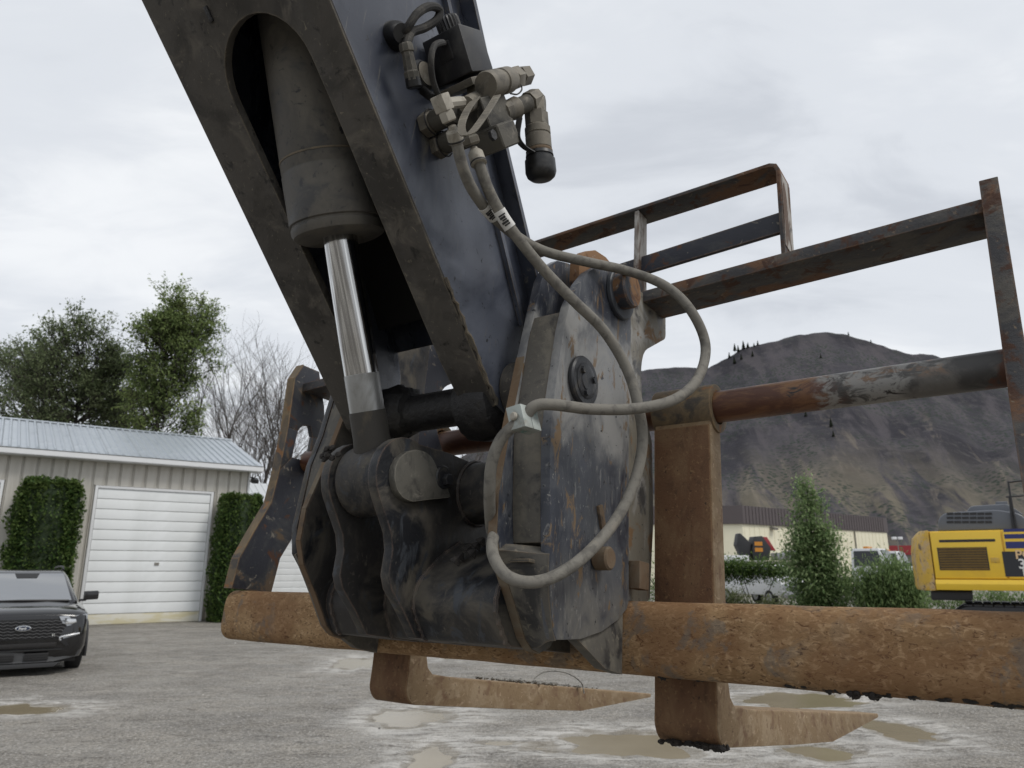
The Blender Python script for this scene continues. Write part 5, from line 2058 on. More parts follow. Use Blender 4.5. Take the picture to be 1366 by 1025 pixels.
for k in (1, 0):
    bm = NB()
    prism(bm, shf(inner, k), mir(-0.690, k), mir(-0.672, k))
    part('inner_side_plate', bm, 'coupler_plate' if k else 'coupler_dirt', coup, .002)
    bm = NB()
    prism(bm, shf(outer if k else outer_far, k), mir(-0.618, k), mir(-0.600, k))
    part('outer_side_plate', bm, 'coupler_plate' if k else 'coupler_dirt', coup, .002)
    # front face of the box between the two plates
    fr = [(-0.226, 0.405), (-0.238, 0.365), (-0.257, 0.244), (-0.264, 0.176), (-0.254, 0.06), (-0.246, 0.012), (-0.225, 0.010), (-0.230, 0.08), (-0.245, 0.176), (-0.238, 0.25), (-0.220, 0.37), (-0.205, 0.405)]
    bm = NB()
    prism(bm, shf(fr, k), mir(-0.6716, k), mir(-0.6184, k))
    part('front_plate', bm, 'front_dirt', coup, .0015)
    # lower joggle that runs from the inner plate out to the outer plate
    ip = [(-0.284, -0.004), (-0.268, -0.026), (-0.232, -0.075), (-0.196, -0.127), (-0.178, -0.140)]
    op = [(-0.251, -0.006), (-0.2515, -0.034), (-0.2455, -0.069), (-0.2335, -0.111), (-0.223, -0.1275)]
    if not k:
        op = [(-0.224, -0.0215), (-0.205, -0.038), (-0.184, -0.0535), (-0.159, -0.086), (-0.139, -0.119)]
    bm = NB()
    A_, B_ = mir(-0.6725, k), mir(-0.6015, k)
    rows = []
    for j in range(9):
        t_ = j / 8
        w_ = t_ * t_ * (3 - 2 * t_)
        rows.append([bm.verts.new((A_ + (B_ - A_) * t_, a[0] * (1 - w_) + b[0] * w_, a[1] * (1 - w_) + b[1] * w_)) for a, b in zip(ip, op)])
    back = [[bm.verts.new(v.co + V(0, .018, .012)) for v in r] for r in rows]
    for j in range(8):
        for i in range(4):
            bm.faces.new((rows[j][i], rows[j][i + 1], rows[j + 1][i + 1], rows[j + 1][i]))
            bm.faces.new((back[j][i], back[j + 1][i], back[j + 1][i + 1], back[j][i + 1]))
        for i in (0, 4):
            bm.faces.new((rows[j][i], rows[j + 1][i], back[j + 1][i], back[j][i]))
    for r, b in ((rows[0], back[0]), (rows[8], back[8])):
        for i in range(4):
            bm.faces.new((r[i], b[i], b[i + 1], r[i + 1]))
    part('skirt_plate', bm, 'front_dirt', coup, 0, 50)
# leading edges of the inner plates are rusty
for k in (1, 0):
    bm = NB()
    e_ = shf(inner, k)[7:16]
    for a, b in zip(e_, e_[1:]):
        dd = (V(0, *b) - V(0, *a)).normalized()
        nn = V(0, dd.z, -dd.y) * -1
        if (nn.y * -1 + nn.z * -.3) < 0:
            nn = -nn
        p1, p2 = V(0, *a) + nn * .0016, V(0, *b) + nn * .0016
        prism(bm, [a, b, (p2.y, p2.z), (p1.y, p1.z)], mir(-0.689, k), mir(-0.673, k))
    bmesh.ops.remove_doubles(bm, verts=bm.verts, dist=1e-5)
    part('edge_bead', bm, 'rust_edge', coup)
# pins on the right outer plate
bm = NB()
cyl(bm, (-0.6, -0.056, 0.515), (-0.566, -0.056, 0.515), 0.037, 40, .003)
part('hook_pin', bm, 'lug_rust', coup, parent=None)
bm = NB()
cyl(bm, (-0.6, -0.050, 0.511), (-0.590, -0.050, 0.511), 0.050, 40, .002)
part('pin_collar', bm, 'coupler_blue', coup)
bm = NB()
cyl(bm, (-0.6, PF, PU), (-0.589, PF, PU), 0.044, 44, .003)
pv = part('pivot_pin', bm, 'pin_black', coup)
bm = NB()
lathe(bm, (-0.5893, PF, PU), (-0.5855, PF, PU), [(0, .030), (.3, .031), (.6, .026), (.61, .018), (1, .017)], 36)
part('retainer_disc', bm, 'pin_black', coup, parent=pv)
bm = NB()
for a in (20, 140, 260):
    q = V(-0.588, PF + .022 * math.cos(math.radians(a)), PU + .022 * math.sin(math.radians(a)))
    cyl(bm, q, q + V(.006, 0, 0), .006, 6)
part('bolt', bm, 'pin_black', coup, parent=pv)
bm = NB()
cyl(bm, (-0.6, -0.111, 0.005), (-0.572, -0.111, 0.005), 0.019, 32, .003)
part('lock_pin', bm, 'rust_edge', coup)
bm = NB()
obox(bm, (-0.598, -0.10, 0.075), (0, .4, -1), (0, 1, .4), (1, 0, 0), .020, .008, .0035)
part('rust_scab', bm, 'rust_edge', coup, .003)
# small bolt and bracket in the notch under the front plate
bm = NB()
box(bm, -0.668, -0.622, -0.272, -0.235, -0.020, -0.015)
part('notch_bracket', bm, 'coupler_tan', coup, .001)
bm = NB()
cyl(bm, (-0.672, -0.262, -0.012), (-0.655, -0.262, -0.012), .009, 6, .001)
part('bolt', bm, 'clamp', coup)

# lugs for the tilt cylinder
lug = [(-0.06, 0.18), (-0.20, 0.186)] + [(-0.302 + .070 * math.cos(math.radians(a)), 0.116 + .070 * math.sin(math.radians(a))) for a in range(70, 216, 12)] + \
      [(-0.345, 0.055), (-0.322, 0.022), (-0.314, -0.005), (-0.316, -0.045), (-0.306, -0.066), (-0.268, -0.102), (-0.236, -0.137), (-0.10, -0.144), (-0.045, -0.10), (-0.045, 0.10)]
for l0, l1 in ((-0.882, -0.862), (-0.996, -0.976)):
    bm = NB()
    prism(bm, lug, l0, l1)
    part('cylinder_lug', bm, 'coupler_dirt', coup, .002)
# pin cap with flag
cap = [fu(x, y, -0.852) for x, y in [(524, 640), (525, 624), (531, 611), (541, 603), (553, 600), (565, 603), (574, 610), (580, 622), (585, 634), (594, 648), (599, 664), (570, 667), (548, 670), (536, 665), (528, 655)]]
bm = NB()
prism(bm, rounded(cap, .006, 3), -0.862, -0.848)
pc = part('pin_cap', bm, 'pin_worn', coup, .002)
bm = NB()
q = at(592, 637, l=-0.848)
cyl(bm, (-0.862, q.y, q.z), (-0.846, q.y, q.z), .021, 32, .002)
part('pin_washer', bm, 'pin_black', coup)
bm = NB()
cyl(bm, (-0.846, q.y + .003, q.z - .004), (-0.836, q.y + .003, q.z - .004), .011, 6, .001)
part('bolt', bm, 'pin_black', coup)
# torque tube and boxed cross member
bm = NB()
cyl(bm, (-1.1255, -0.108, 0.128), (-0.997, -0.108, 0.128), .058, 40)
part('cross_tube', bm, 'coupler_dirt', coup)
bm = NB()
cyl(bm, (-0.8615, -0.108, 0.128), (-0.6905, -0.108, 0.128), .058, 40)
part('cross_tube', bm, 'coupler_dirt', coup)
xs = rounded([(-0.03, 0.030), (-0.145, 0.030), (-0.195, 0.000), (-0.250, -0.052), (-0.256, -0.088), (-0.218, -0.139), (-0.03, -0.144)], {2: .02, 3: .03, 4: .035, 5: .01}, 5)
for l0, l1 in ((-1.1255, -0.9965), (-0.9755, -0.8825), (-0.8615, -0.6905)):
    bm = NB()
    pr = xs if l0 == -0.8615 else [(p[0] * (.80 if l0 == -0.9755 else .82), p[1]) for p in xs]
    prism(bm, pr, l0, l1)
    part('cross_member', bm, 'coupler_dirt', coup, 0, 30)
# weld beads
bm = NB()
for l_, kf in ((-0.8605, 1), (-0.8835, .80), (-0.9745, .80), (-0.9975, .82), (-0.6915, 1), (-1.1095, .82)):
    P = [V(l_, p[0] * kf, p[1]) for p in xs[1:-1]]
    Q = []
    for a, b in zip(P, P[1:]):
        n_ = max(1, int((b - a).length / .006))
        Q += [a.lerp(b, i / n_) for i in range(n_)]
    if len(Q) > 4:
        Q = [q + V(0, 1, 1) * .0012 * math.sin(i * 2.1) for i, q in enumerate(Q)]
        tube(bm, Q, .0042, 6, 1, False)
for l_ in (-0.8605, -0.6915):
    Q = [V(l_, -.108 + .0585 * math.cos(a * .11), .128 + .0585 * math.sin(a * .11)) + V(0, 1, 1) * .0008 * math.sin(a * 2.3) for a in range(58)]
    tube(bm, Q, .0045, 6, 1, False)
part('weld_bead', bm, 'coupler_dirt', coup, kind='stuff')
# mud flakes on the right bay
bm = NB()
for i, (x, y) in enumerate([(612, 742), (622, 733), (634, 728), (640, 722), (606, 748), (628, 738)]):
    p = at(x, y, l=-0.80 + .01 * i)
    lathe(bm, p + V(0, 0, -.004), p + V(.006, .004, .006), [(0, .010), (.5, .008), (1, .002)], 6)
part('mud_clump', bm, 'mud', coup, kind='stuff')

# ------------------------------------------------------------------ fork carriage
car_ = mthing('fork_carriage', 'rusty fork carriage with a thick lower tube, upright backrest and round fork bar', 'fork carriage', (-0.9, 0.1, -0.17))
bm = NB()
sec = rounded([(0.0, -0.172), (0.0, -0.050), (0.118, -0.050), (0.118, -0.172)], .040, 6)
N = 70
rings = []
for i in range(N + 1):
    l = -1.745 + 1.80 * i / N
    dz = .0016 * noise.noise(V(l * 9, 0, 0))
    rings.append([bm.verts.new((l, p[0], p[1] + dz)) for p in sec])
for a, b in zip(rings, rings[1:]):
    for i in range(len(sec)):
        j = (i + 1) % len(sec)
        bm.faces.new((a[i], a[j], b[j], b[i]))
bm.faces.new(rings[0])
bm.faces.new(rings[-1])
part('lower_tube', bm, 'tube_rust', car_, 0, 40)
# end plates (a post that widens downward)
endp = [(0.090, 0.601), (0.068, 0.552), (0.074, 0.406), (0.070, 0.278), (0.062, 0.186), (0.023, 0.099), (-0.006, 0.027), (-0.012, -0.048), (0.112, -0.048), (0.122, 0.043), (0.150, 0.100), (0.215, 0.165), (0.232, 0.25), (0.225, 0.36), (0.19, 0.50), (0.150, 0.601)]
for l0, l1 in ((-1.727, -1.711), (-0.006, 0.022)):
    bm = NB()
    if l0 < -1:
        hole = rounded([(0.105, 0.335), (0.112, 0.42), (0.150, 0.43), (0.165, 0.34)], .012, 3)
        # outline split so that the lightening hole stays open: lower, upper, left and right strips
        prism(bm, endp[3:12] + [(0.228, 0.30), (0.165, 0.325), (0.105, 0.325)], l0, l1)
        prism(bm, [endp[0], endp[1], endp[2], (0.110, 0.405), (0.125, 0.425), (0.150, 0.43), (0.165, 0.40), (0.213, 0.40), endp[14], endp[15]], l0, l1)
        prism(bm, [endp[2], endp[3], (0.105, 0.3255), (0.110, 0.4045)], l0, l1)
        prism(bm, [(0.165, 0.3255), (0.2275, 0.3005), endp[13], (0.2128, 0.3995), (0.165, 0.3995)], l0, l1)
    else:
        q1, q2 = at(1305.6, 243, f=0.09), at(1353, 560, f=0.09)
        rp = [(0.090, 0.648), (0.090, 0.40), (0.085, 0.278), (0.062, 0.186), (0.023, 0.099), (-0.006, 0.027), (-0.012, -0.048), (0.112, -0.048), (0.122, 0.043), (0.150, 0.100), (0.215, 0.165), (0.232, 0.25), (0.225, 0.36), (0.19, 0.50), (0.150, 0.655)]
        A_, B_ = [], []
        for p in rp:
            sh = -0.010 * min(1, max(0, (0.62 - p[1]) / .4))
            A_.append((0.000 + sh, p[0], p[1]))
            B_.append((0.027 + sh * .6, p[0], p[1]))
        loft2(bm, A_, B_)
    part('end_plate', bm, 'frame_black' if l0 < -1 else 'bar_dark', car_, .0015)
bm = NB()
cyl(bm, (-1.745, 0.085, 0.285), (-1.727, 0.085, 0.285), .018, 6, .002)
part('bolt', bm, 'rust_edge', car_)
# top bar between the end plates
bm = NB()
A0, A1 = at(870, 385, f=0.10), at(1310, 265, f=0.10)
s_ = [(0.10, 0.0), (0.205, 0.004), (0.205, -0.022), (0.10, -0.026)]
for a, b, na, nb_ in ((-1.711, -0.0005, A0.z, A1.z),):
    za = A0.z + (A1.z - A0.z) * (a - A0.x) / (A1.x - A0.x)
    loft2(bm, [(a, p[0], za + p[1]) for p in s_], [(b, p[0], A1.z + p[1]) for p in s_])
part('top_bar', bm, 'bar_dark', car_, .002)
# fork bar
PIPEF, PIPEU = 0.165, 0.335
bm = NB()
cyl(bm, (-1.7105, PIPEF, PIPEU - .012), (-0.0065, PIPEF, PIPEU + .003), .0315, 48)
part('fork_bar', bm, 'pipe', car_)
# backrest: outer strap, middle bar, upright
zb = 0.625
bl, br = -1.50, -0.328


def ztop(l):
    return 0.832 + (l - br) * 0.03


bm = NB()
th = .008
w0, w1 = 0.122, 0.188
pathA = [(bl, zb - .03), (bl, ztop(bl) - .02), (bl + .006, ztop(bl) - .006), (bl + .02, ztop(bl)), (br - .02, ztop(br)), (br - .006, ztop(br) - .006), (br, ztop(br) - .02), (br, zb - .014)]
pathB = [(bl + th, zb - .03), (bl + th, ztop(bl) - .024), (bl + .012, ztop(bl) - .012), (bl + .024, ztop(bl) - th), (br - .024, ztop(br) - th), (br - .012, ztop(br) - .012), (br - th, ztop(br) - .024), (br - th, zb - .014)]
poly = pathA + list(reversed(pathB))
prism(bm, poly, w0, w1, 1)
part('backrest_strap', bm, 'bar_dark', car_, .001)
bm = NB()
box(bm, br + .0004, br + .0016, w0 + .004, w1 - .004, zb + .01, ztop(br) - .03)
part('worn_paint', bm, 'white_worn', car_)
bm = NB()
m0, m1 = at(860, 352, f=0.14), at(1036, 297, f=0.14)
zz0 = m0.z + (m1.z - m0.z) * (bl + th - m0.x) / (m1.x - m0.x)
loft2(bm, [(bl + th, y, zz0 + z) for y, z in ((.140, -.020), (.140, .018), (.150, .018), (.150, -.020))],
      [(br - th - .0005, y, m1.z + z) for y, z in ((.140, -.024), (.140, .022), (.150, .022), (.150, -.024))])
part('middle_bar', bm, 'frame_black', car_, .001)
for q in ((848, 300), (560, 400)):
    bm = NB()
    l = at(q[0], q[1], f=w0).x
    loft2(bm, [(l - .006, w0 + .002, zb - .03), (l + .006, w0 + .002, zb - .03), (l + .006, w1 - .02, zb - .03), (l - .006, w1 - .02, zb - .03)],
          [(l - .004, w0 + .002, ztop(l) - th), (l + .006, w0 + .002, ztop(l) - th), (l + .006, w1 - .02, ztop(l) - th), (l - .004, w1 - .02, ztop(l) - th)])
    part('upright', bm, 'white_worn', car_, .001)
# hook brackets the coupler grabs
br_poly = rounded([(0.017, 0.572), (0.146, 0.597), (0.218, 0.604), (0.218, 0.527), (0.106, 0.456), (0.093, 0.411), (0.101, 0.343), (0.147, 0.271), (0.155, 0.115), (0.139, -0.038), (0.118, -0.0495),
                   (0.020, -0.0495), (0.016, 0.10), (0.012, 0.40)], {3: .012, 4: .03, 5: .03}, 3)
ear = [(0.012, 0.585), (-0.02, 0.592), (-0.058, 0.598), (-0.100, 0.592), (-0.135, 0.572), (-0.158, 0.545), (-0.158, 0.500), (-0.12, 0.455), (-0.06, 0.43), (0.012, 0.42)]
for k in (1, 0):
    bm = NB()
    prism(bm, br_poly, mir(-0.640, k), mir(-0.620, k))
    part('hook_bracket', bm, 'bracket' if k else 'frame_black', car_, .0015)
    bm = NB()
    prism(bm, ear, mir(-0.646, k), mir(-0.6245, k))
    part('hook_ear', bm, 'lug_rust', car_, .003)
    bm = NB()
    loft2(bm, [(mir(-0.625, k), f_, u_) for f_, u_ in ((-0.155, -0.122), (-0.061, -0.164), (-0.030, -0.168), (-0.001, -0.172), (-0.001, -0.06))],
          [(mir(-0.605, k), f_, u_) for f_, u_ in ((-0.155, -0.122), (-0.061, -0.164), (-0.030, -0.168), (-0.001, -0.172), (-0.001, -0.06))])
    part('gusset', bm, 'front_dirt', car_, .001)
bm = NB()
q = at(847, 764, f=0.03)
box(bm, q.x - .010, q.x + .014, 0.02, 0.06, -0.030, 0.018)
part('stop_block', bm, 'rust_edge', car_, .002)
# rusty rim along the outer edge of the left end plate
bm = NB()
for a, b in zip(endp[0:7], endp[1:8]):
    dd = V(0, b[0] - a[0], b[1] - a[1]).normalized()
    nn = V(0, dd.z, -dd.y)
    if nn.y > 0:
        nn = -nn
    p1, p2 = V(0, *a) + nn * .0025, V(0, *b) + nn * .0025
    prism(bm, [a, b, (p2.y, p2.z), (p1.y, p1.z)], -1.742, -1.7095)
bmesh.ops.remove_doubles(bm, verts=bm.verts, dist=1e-5)
part('edge_strip', bm, 'loop_rust', car_)
# mud stuck under the tube
bm = NB()


def clod(bm, c, s, h):
    n = 7
    rings = []
    for k, (a, rr) in enumerate(((.9, .55), (.35, 1.0), (-.25, .95), (-.8, .5))):
        rings.append([bm.verts.new(c + V(math.cos(6.283 * i / n) * s * rr * rnd.uniform(.6, 1.3), math.sin(6.283 * i / n) * s * rr * rnd.uniform(.6, 1.3), a * max(h, s * .45) * rnd.uniform(.7, 1.2))) for i in range(n)])
    for a, b in zip(rings, rings[1:]):
        for i in range(n):
            j = (i + 1) % n
            bm.faces.new((a[i], a[j], b[j], b[i]))
    bm.faces.new(rings[0])
    bm.faces.new(rings[-1])


def mudline(l0, l1, f0, z0, n, dep, sz):
    for i in range(n):
        l = l0 + (l1 - l0) * rnd.random()
        w = math.sin(math.pi * (l - l0) / (l1 - l0)) ** .5
        nz = noise.noise(V(l * 38, f0, 1)) + .5 * noise.noise(V(l * 90, f0, 4))
        if nz < -.12:
            continue
        w *= min(1.3, .35 + nz * 1.6)
        w = max(w, .12)
        q = V(l, f0 + rnd.uniform(-.012, .02), z0)
        clod(bm, q + V(0, 0, .004 - dep * w * .45 * rnd.random() ** 1.5), sz * rnd.uniform(.35, 2.4), dep * w * rnd.uniform(.25, .7))


mudline(-0.34, -0.16, .03, -.171, 330, .015, .006 * .62)
mudline(-0.15, -0.03, .03, -.171, 240, .012, .006 * .62)
mudline(-0.60, -0.46, .04, -.171, 210, .016, .005 * .62)
mudline(-1.0, -0.62, .05, -.171, 150, .005, .004 * .62)
mudline(-1.6, -1.05, .05, -.171, 120, .003, .003 * .62)
part('mud_clump', bm, 'mud', car_, kind='stuff')

# ------------------------------------------------------------------ forks
FG = 'forks hanging from the fork bar'


def make_fork(lc, label, tip):
    w = 0.058
    r = mthing('lifting_fork', label, 'fork', (lc, PIPEF, PIPEU), FG)
    bm = NB()
    pts = [(0.130, 0.300), (0.132, -0.215)] + [(0.170 + .040 * math.cos(math.radians(a)), -0.240 + .040 * math.sin(math.radians(a))) for a in range(190, 266, 15)] + \
          [(0.60, -0.300), (0.92, -0.312), (tip, -0.284), (tip, -0.272), (0.30, -0.222), (0.215, -0.214)] + [(0.196, -0.200), (0.188, -0.175)] + [(0.184, 0.300)]
    # profile split: shank and tine are one forging
    prism(bm, pts, lc - w, lc + w)
    # tip narrows
    for v in bm.verts:
        if v.co.y > 1.2:
            v.co.x = lc + (v.co.x - lc) * .55
    part('tine', bm, 'fork_rust', r, .004, 40)
    bm = NB()
    prism(bm, [(0.1285, 0.29), (0.1305, -0.17), (0.1306, -0.213)] + [(0.170 + .0415 * math.cos(math.radians(a)), -0.240 + .0415 * math.sin(math.radians(a))) for a in (190, 205, 220, 235, 250)] +
          [(0.16, -0.27), (0.14, -0.22), (0.136, 0.29)], lc - w - .0008, lc + w - .0025)
    part('shank', bm, 'shank_rust', r, .0015, 40)
    bm = NB()
    lp = [(PIPEF + .0325 * math.cos(math.radians(a)), PIPEU - .004 + .0325 * math.sin(math.radians(a))) for a in range(0, 360, 12)]
    lo = [(PIPEF + .049 * math.cos(math.radians(a)), PIPEU - .004 + .049 * math.sin(math.radians(a))) for a in range(0, 360, 12)]
    n = len(lp)
    vs = [[bm.verts.new((l, *p)) for p in ring] for l in (lc - w - .004, lc + w + .004) for ring in (lo, lp)]
    for i in range(n):
        j = (i + 1) % n
        bm.faces.new((vs[0][i], vs[0][j], vs[2][j], vs[2][i]))
        bm.faces.new((vs[1][i], vs[3][i], vs[3][j], vs[1][j]))
        bm.faces.new((vs[0][i], vs[1][i], vs[1][j], vs[0][j]))
        bm.faces.new((vs[2][i], vs[2][j], vs[3][j], vs[3][i]))
    part('hanger_loop', bm, 'loop_rust', r, .002)
    return r


fk1 = make_fork(-0.548, 'rusty fork right of the coupler, whose heel hangs lowest with mud under it', 1.66)
fk2 = make_fork(-1.262, 'rusty fork left of centre under the coupler, carrying a row of gravel on its tine', 1.46)
bm = NB()
for i in range(60):
    q = V(-0.49 - rnd.random() * .11, .14 + rnd.random() ** 2 * .05, -0.277)
    s = rnd.uniform(.004, .010)
    clod(bm, q + V(0, 0, -.004 * rnd.random()), s, rnd.uniform(.003, .007))
part('mud_clump', bm, 'mud', fk1, kind='stuff')
M['pebble'] = grime('pebble', (0.20, 0.19, 0.17), [((0.38, 0.37, 0.34), 40, .5, .7), ((0.08, 0.075, 0.07), 55, .52, .7)], .85)
bm = NB()
for i in range(110):
    t_ = rnd.random()
    f_ = .52 + t_ * .52
    q = V(-1.262 + rnd.uniform(-.05, .05), f_, -0.222 - (f_ - .3) * .0425 + .002)
    s = rnd.uniform(.002, .011) * (1 - abs(t_ - .4) * .8)
    clod(bm, q + V(0, 0, s * .25), s, s * rnd.uniform(.4, .8))
tw = [V(-1.23, .66, -.235), V(-1.22, .72, -.205), V(-1.21, .82, -.205), V(-1.202, .90, -.23), V(-1.20, .92, -.262)]
tube(bm, tw, .0022, 5, 4)
grv = part('loose_gravel', bm, 'pebble', fk2, kind='stuff')

# ------------------------------------------------------------------ valve block on the boom side
valve = mthing('valve_block', 'dusty hydraulic valve with solenoid and quick couplings bolted to the boom side', 'hydraulic valve', (-0.72, -0.47, 0.70))
A_ = [(-.522, .800), (-.465, .834), (-.424, .784), (-.476, .739)]
bm = NB()
prism(bm, rounded(A_, .003, 2), -0.728, -0.650)
sol = part('solenoid', bm, 'plastic_black', valve, .0015)
bm = NB()
q = V(-.690, -.492, .822)
lathe(bm, q - n_up * 0 + V(0, 0, 0), q + d_up * .030, [(0, .0205), (.75, .0205), (.9, .019), (1, .015)], 40, 0, .10)
part('knob', bm, 'plastic_black', valve, sharp=20, parent=sol)
bm = NB()
obox(bm, (-.690, -.503, .776), (1, 0, 0), d_up, n_up, .014, .015, .004)
part('socket_frame', bm, 'plastic_black', valve, .002, parent=sol)
bm = NB()
obox(bm, V(-.690, -.452, .755) + d_up * -.008, (1, 0, 0), n_up, d_up, .036, .032, .006)
part('mounting_plate', bm, 'fitting', valve, .0015)


def pl(x, y, l):
    return at(x, y, l=l)


# cast body
bm = NB()
c = pl(640, 163, -.665)
obox(bm, c, (1, 0, 0), d_up, n_up, .040, .032, .040)
part('valve_body', bm, 'valve_cast', valve, .004, seg=3)
bm = NB()
c = pl(660, 186, -.640)
obox(bm, c, (1, 0, 0), d_up, n_up, .030, .020, .030)
lb = part('lower_body', bm, 'valve_cast', valve, .006, seg=3)
bm = NB()
q = pl(658, 180, -.612)
cyl(bm, q - V(.004, 0, 0), q + V(.0015, 0, 0), .009, 6)
part('socket_plug', bm, 'black_grease', valve, parent=lb)


def fitting(name, a, b, prof, mat='fitting', n=24, root=None, rot=0.0):
    bm = NB()
    lathe(bm, a, b, prof, n, rot)
    return part(name, bm, mat, root or valve, sharp=30)


# fittings through the boom wall
for x0, y0, x1, y1 in ((566, 168, 606, 150), (583, 197, 616, 180)):
    a, b = pl(x0, y0, LR + .0005), pl(x1, y1, -.672)
    fitting('bulkhead_nut', a, a.lerp(b, .30), [(0, .019), (.15, .021), (.85, .021), (1, .018)], n=6)
    fitting('bulkhead_fitting', a.lerp(b, .30), b, [(0, .0155), (.1, .0175), (.6, .0175), (.62, .0165), (1, .0165)], mat='valve_cast')
    bm = NB()
    mid = a.lerp(b, .25)
    ring = [mid + V(.003, .021 * math.cos(k * .5), .021 * math.sin(k * .5)) for k in range(3, 13)]
    tube(bm, ring, .0013, 5, 2)
    part('wire_ring', bm, 'black_grease', valve)
# quick coupling pointing away with flat cap
a, b = pl(648, 114, -.625), pl(648, 114, -.625) + n_up * .150
fitting('quick_coupling', a, b, [(0, .0205), (.02, .0215), (.26, .0215), (.28, .0195), (.32, .0195), (.33, .0215), (.50, .0215), (.53, .0195), (.56, .0195), (.565, .0165), (.60, .0165)], n=40)
fitting('hex_adapter', a.lerp(b, .60), a.lerp(b, .76), [(0, .0185), (.1, .0195), (.9, .0195), (1, .018)], n=6)
fitting('hex_plug', a.lerp(b, .79), a.lerp(b, 1.0), [(0, .014), (.02, .0175), (.9, .0175), (1, .015)], n=6, rot=.3)
fitting('nipple', a.lerp(b, .75), a.lerp(b, .80), [(0, .013), (1, .013)])
c = a.lerp(b, .3)
bm = NB()
cyl(bm, c + V(-.055, 0, -.0), c + V(-.018, 0, 0), .016, 24)
part('coupling_stem', bm, 'fitting', valve)
# elbow with capped coupling hanging down
a = pl(668, 152, -.640)
b = pl(704, 138, -.620)
fitting('elbow_nut', a, a.lerp(b, .55), [(0, .014), (.1, .0185), (.5, .0185), (.52, .0175), (1, .0195)], n=12)
fitting('elbow_neck', a.lerp(b, .55), b, [(0, .0145), (1, .0155)], mat='valve_cast')
c = pl(714, 137, -.618)
dn = (pl(722, 235, -.618) - c)
bm = NB()
E_ = [b, b.lerp(c, .6) + V(0, 0, .004), c + V(0, 0, .006), c + dn * .10, c + dn * .16]
tube(bm, E_, .0185, 8, 4)
part('elbow', bm, 'fitting', valve, sharp=25)
fitting('hex_adapter', c + dn * .14, c + dn * .34, [(0, .019), (.05, .0205), (.95, .0205), (1, .019)], n=6)
fitting('quick_coupling', c + dn * .34, c + dn * .72, [(0, .0200), (.05, .0225), (.28, .0225), (.30, .0210), (.34, .0210), (.36, .0225), (.80, .0225), (.82, .0215), (1, .0215)], n=40)
fitting('rust_ring', c + dn * .655, c + dn * .715, [(0, .0222), (.3, .0235), (.7, .0235), (1, .0222)], mat='rust_edge', n=36)
fitting('dust_cap', c + dn * .70, c + dn * 1.06, [(0, .0235), (.12, .0245), (.14, .0225), (.22, .0225), (.26, .0265), (.70, .0270), (.85, .0245), (.95, .019), (1, .010)], mat='rubber_cap', n=36)
bm = NB()
st = [pl(693, 158, -.618), pl(690, 178, -.612), pl(692, 188, -.612), pl(700, 197, -.610), pl(710, 203, -.605)]
Q = catmull(st, 5)
for a_, b_ in zip(Q, Q[1:]):
    obox(bm, (a_ + b_) / 2, b_ - a_, V(1, .3, 0), (b_ - a_).cross(V(1, .3, 0)), (b_ - a_).length * .52, .0052, .0009)
part('cap_strap', bm, 'rubber_cap', valve)
bm = NB()
st = [pl(663, 128, -.600), pl(648, 152, -.590), pl(630, 176, -.590), pl(619, 180, -.600), pl(616, 166, -.610), pl(624, 146, -.62), pl(636, 130, -.63)]
Q = catmull(st, 6)
for a_, b_ in zip(Q, Q[1:]):
    obox(bm, (a_ + b_) / 2, b_ - a_, V(1, .5, .2), (b_ - a_).cross(V(1, .5, .2)), (b_ - a_).length * .54, .0058, .0010)
part('cap_strap', bm, 'fitting', valve)
bm = NB()
st = [pl(681, 125, -.60), pl(690, 126, -.60), pl(696, 120, -.60), pl(695, 113, -.60)]
tube(bm, st, .0014, 6, 5)
part('wire_ring', bm, 'black_grease', valve)
# hose elbow (light) and tee
a, b, c_ = pl(612, 138, -.630), pl(588, 140, -.632), pl(600, 163, -.632)
fitting('hose_elbow', pl(616, 136, -.640), pl(590, 139, -.632), [(0, .0085), (1, .0085)], 'fitting_light', 8)
bm = NB()
c0 = pl(590, 138, -.632)
obox(bm, c0, c_ - c0, (1, 0, 0), (c_ - c0).cross(V(1, 0, 0)), .012, .011, .011)
part('hose_elbow', bm, 'fitting_light', valve, .002)
fitting('hose_nut', c0.lerp(c_, .35), c_, [(0, .0105), (.3, .0125), (.9, .0125), (1, .010)], 'fitting_light', 6)
fitting('swivel_nut', pl(626, 182, -.640), pl(630, 194, -.640), [(0, .013), (.2, .0155), (.8, .0155), (1, .012)], 'fitting', 6)
fitting('tee', pl(622, 140, -.640), pl(638, 133, -.655), [(0, .013), (.5, .014), (1, .014)], 'fitting', 12)
# cable from the solenoid
bm = NB()
tube(bm, [V(-.690, -.507, .790), pl(589, 57, -.660), pl(579, 62, -.655), pl(575, 80, -.655), pl(577, 105, -.665), pl(585, 128, -.672), pl(590, 134, -.68)], .0050, 10, 6)
part('cable', bm, 'hose_dark', valve)
bm = NB()
Q = catmull([pl(563, 120, -.70), pl(572, 127, -.69), pl(584, 134, -.675)], 5)
for i, q in enumerate(Q[:-1]):
    lathe(bm, q, Q[i + 1], [(0, .0045), (.5, .0075), (1, .0045)], 10)
part('strain_relief', bm, 'rubber_cap', valve)

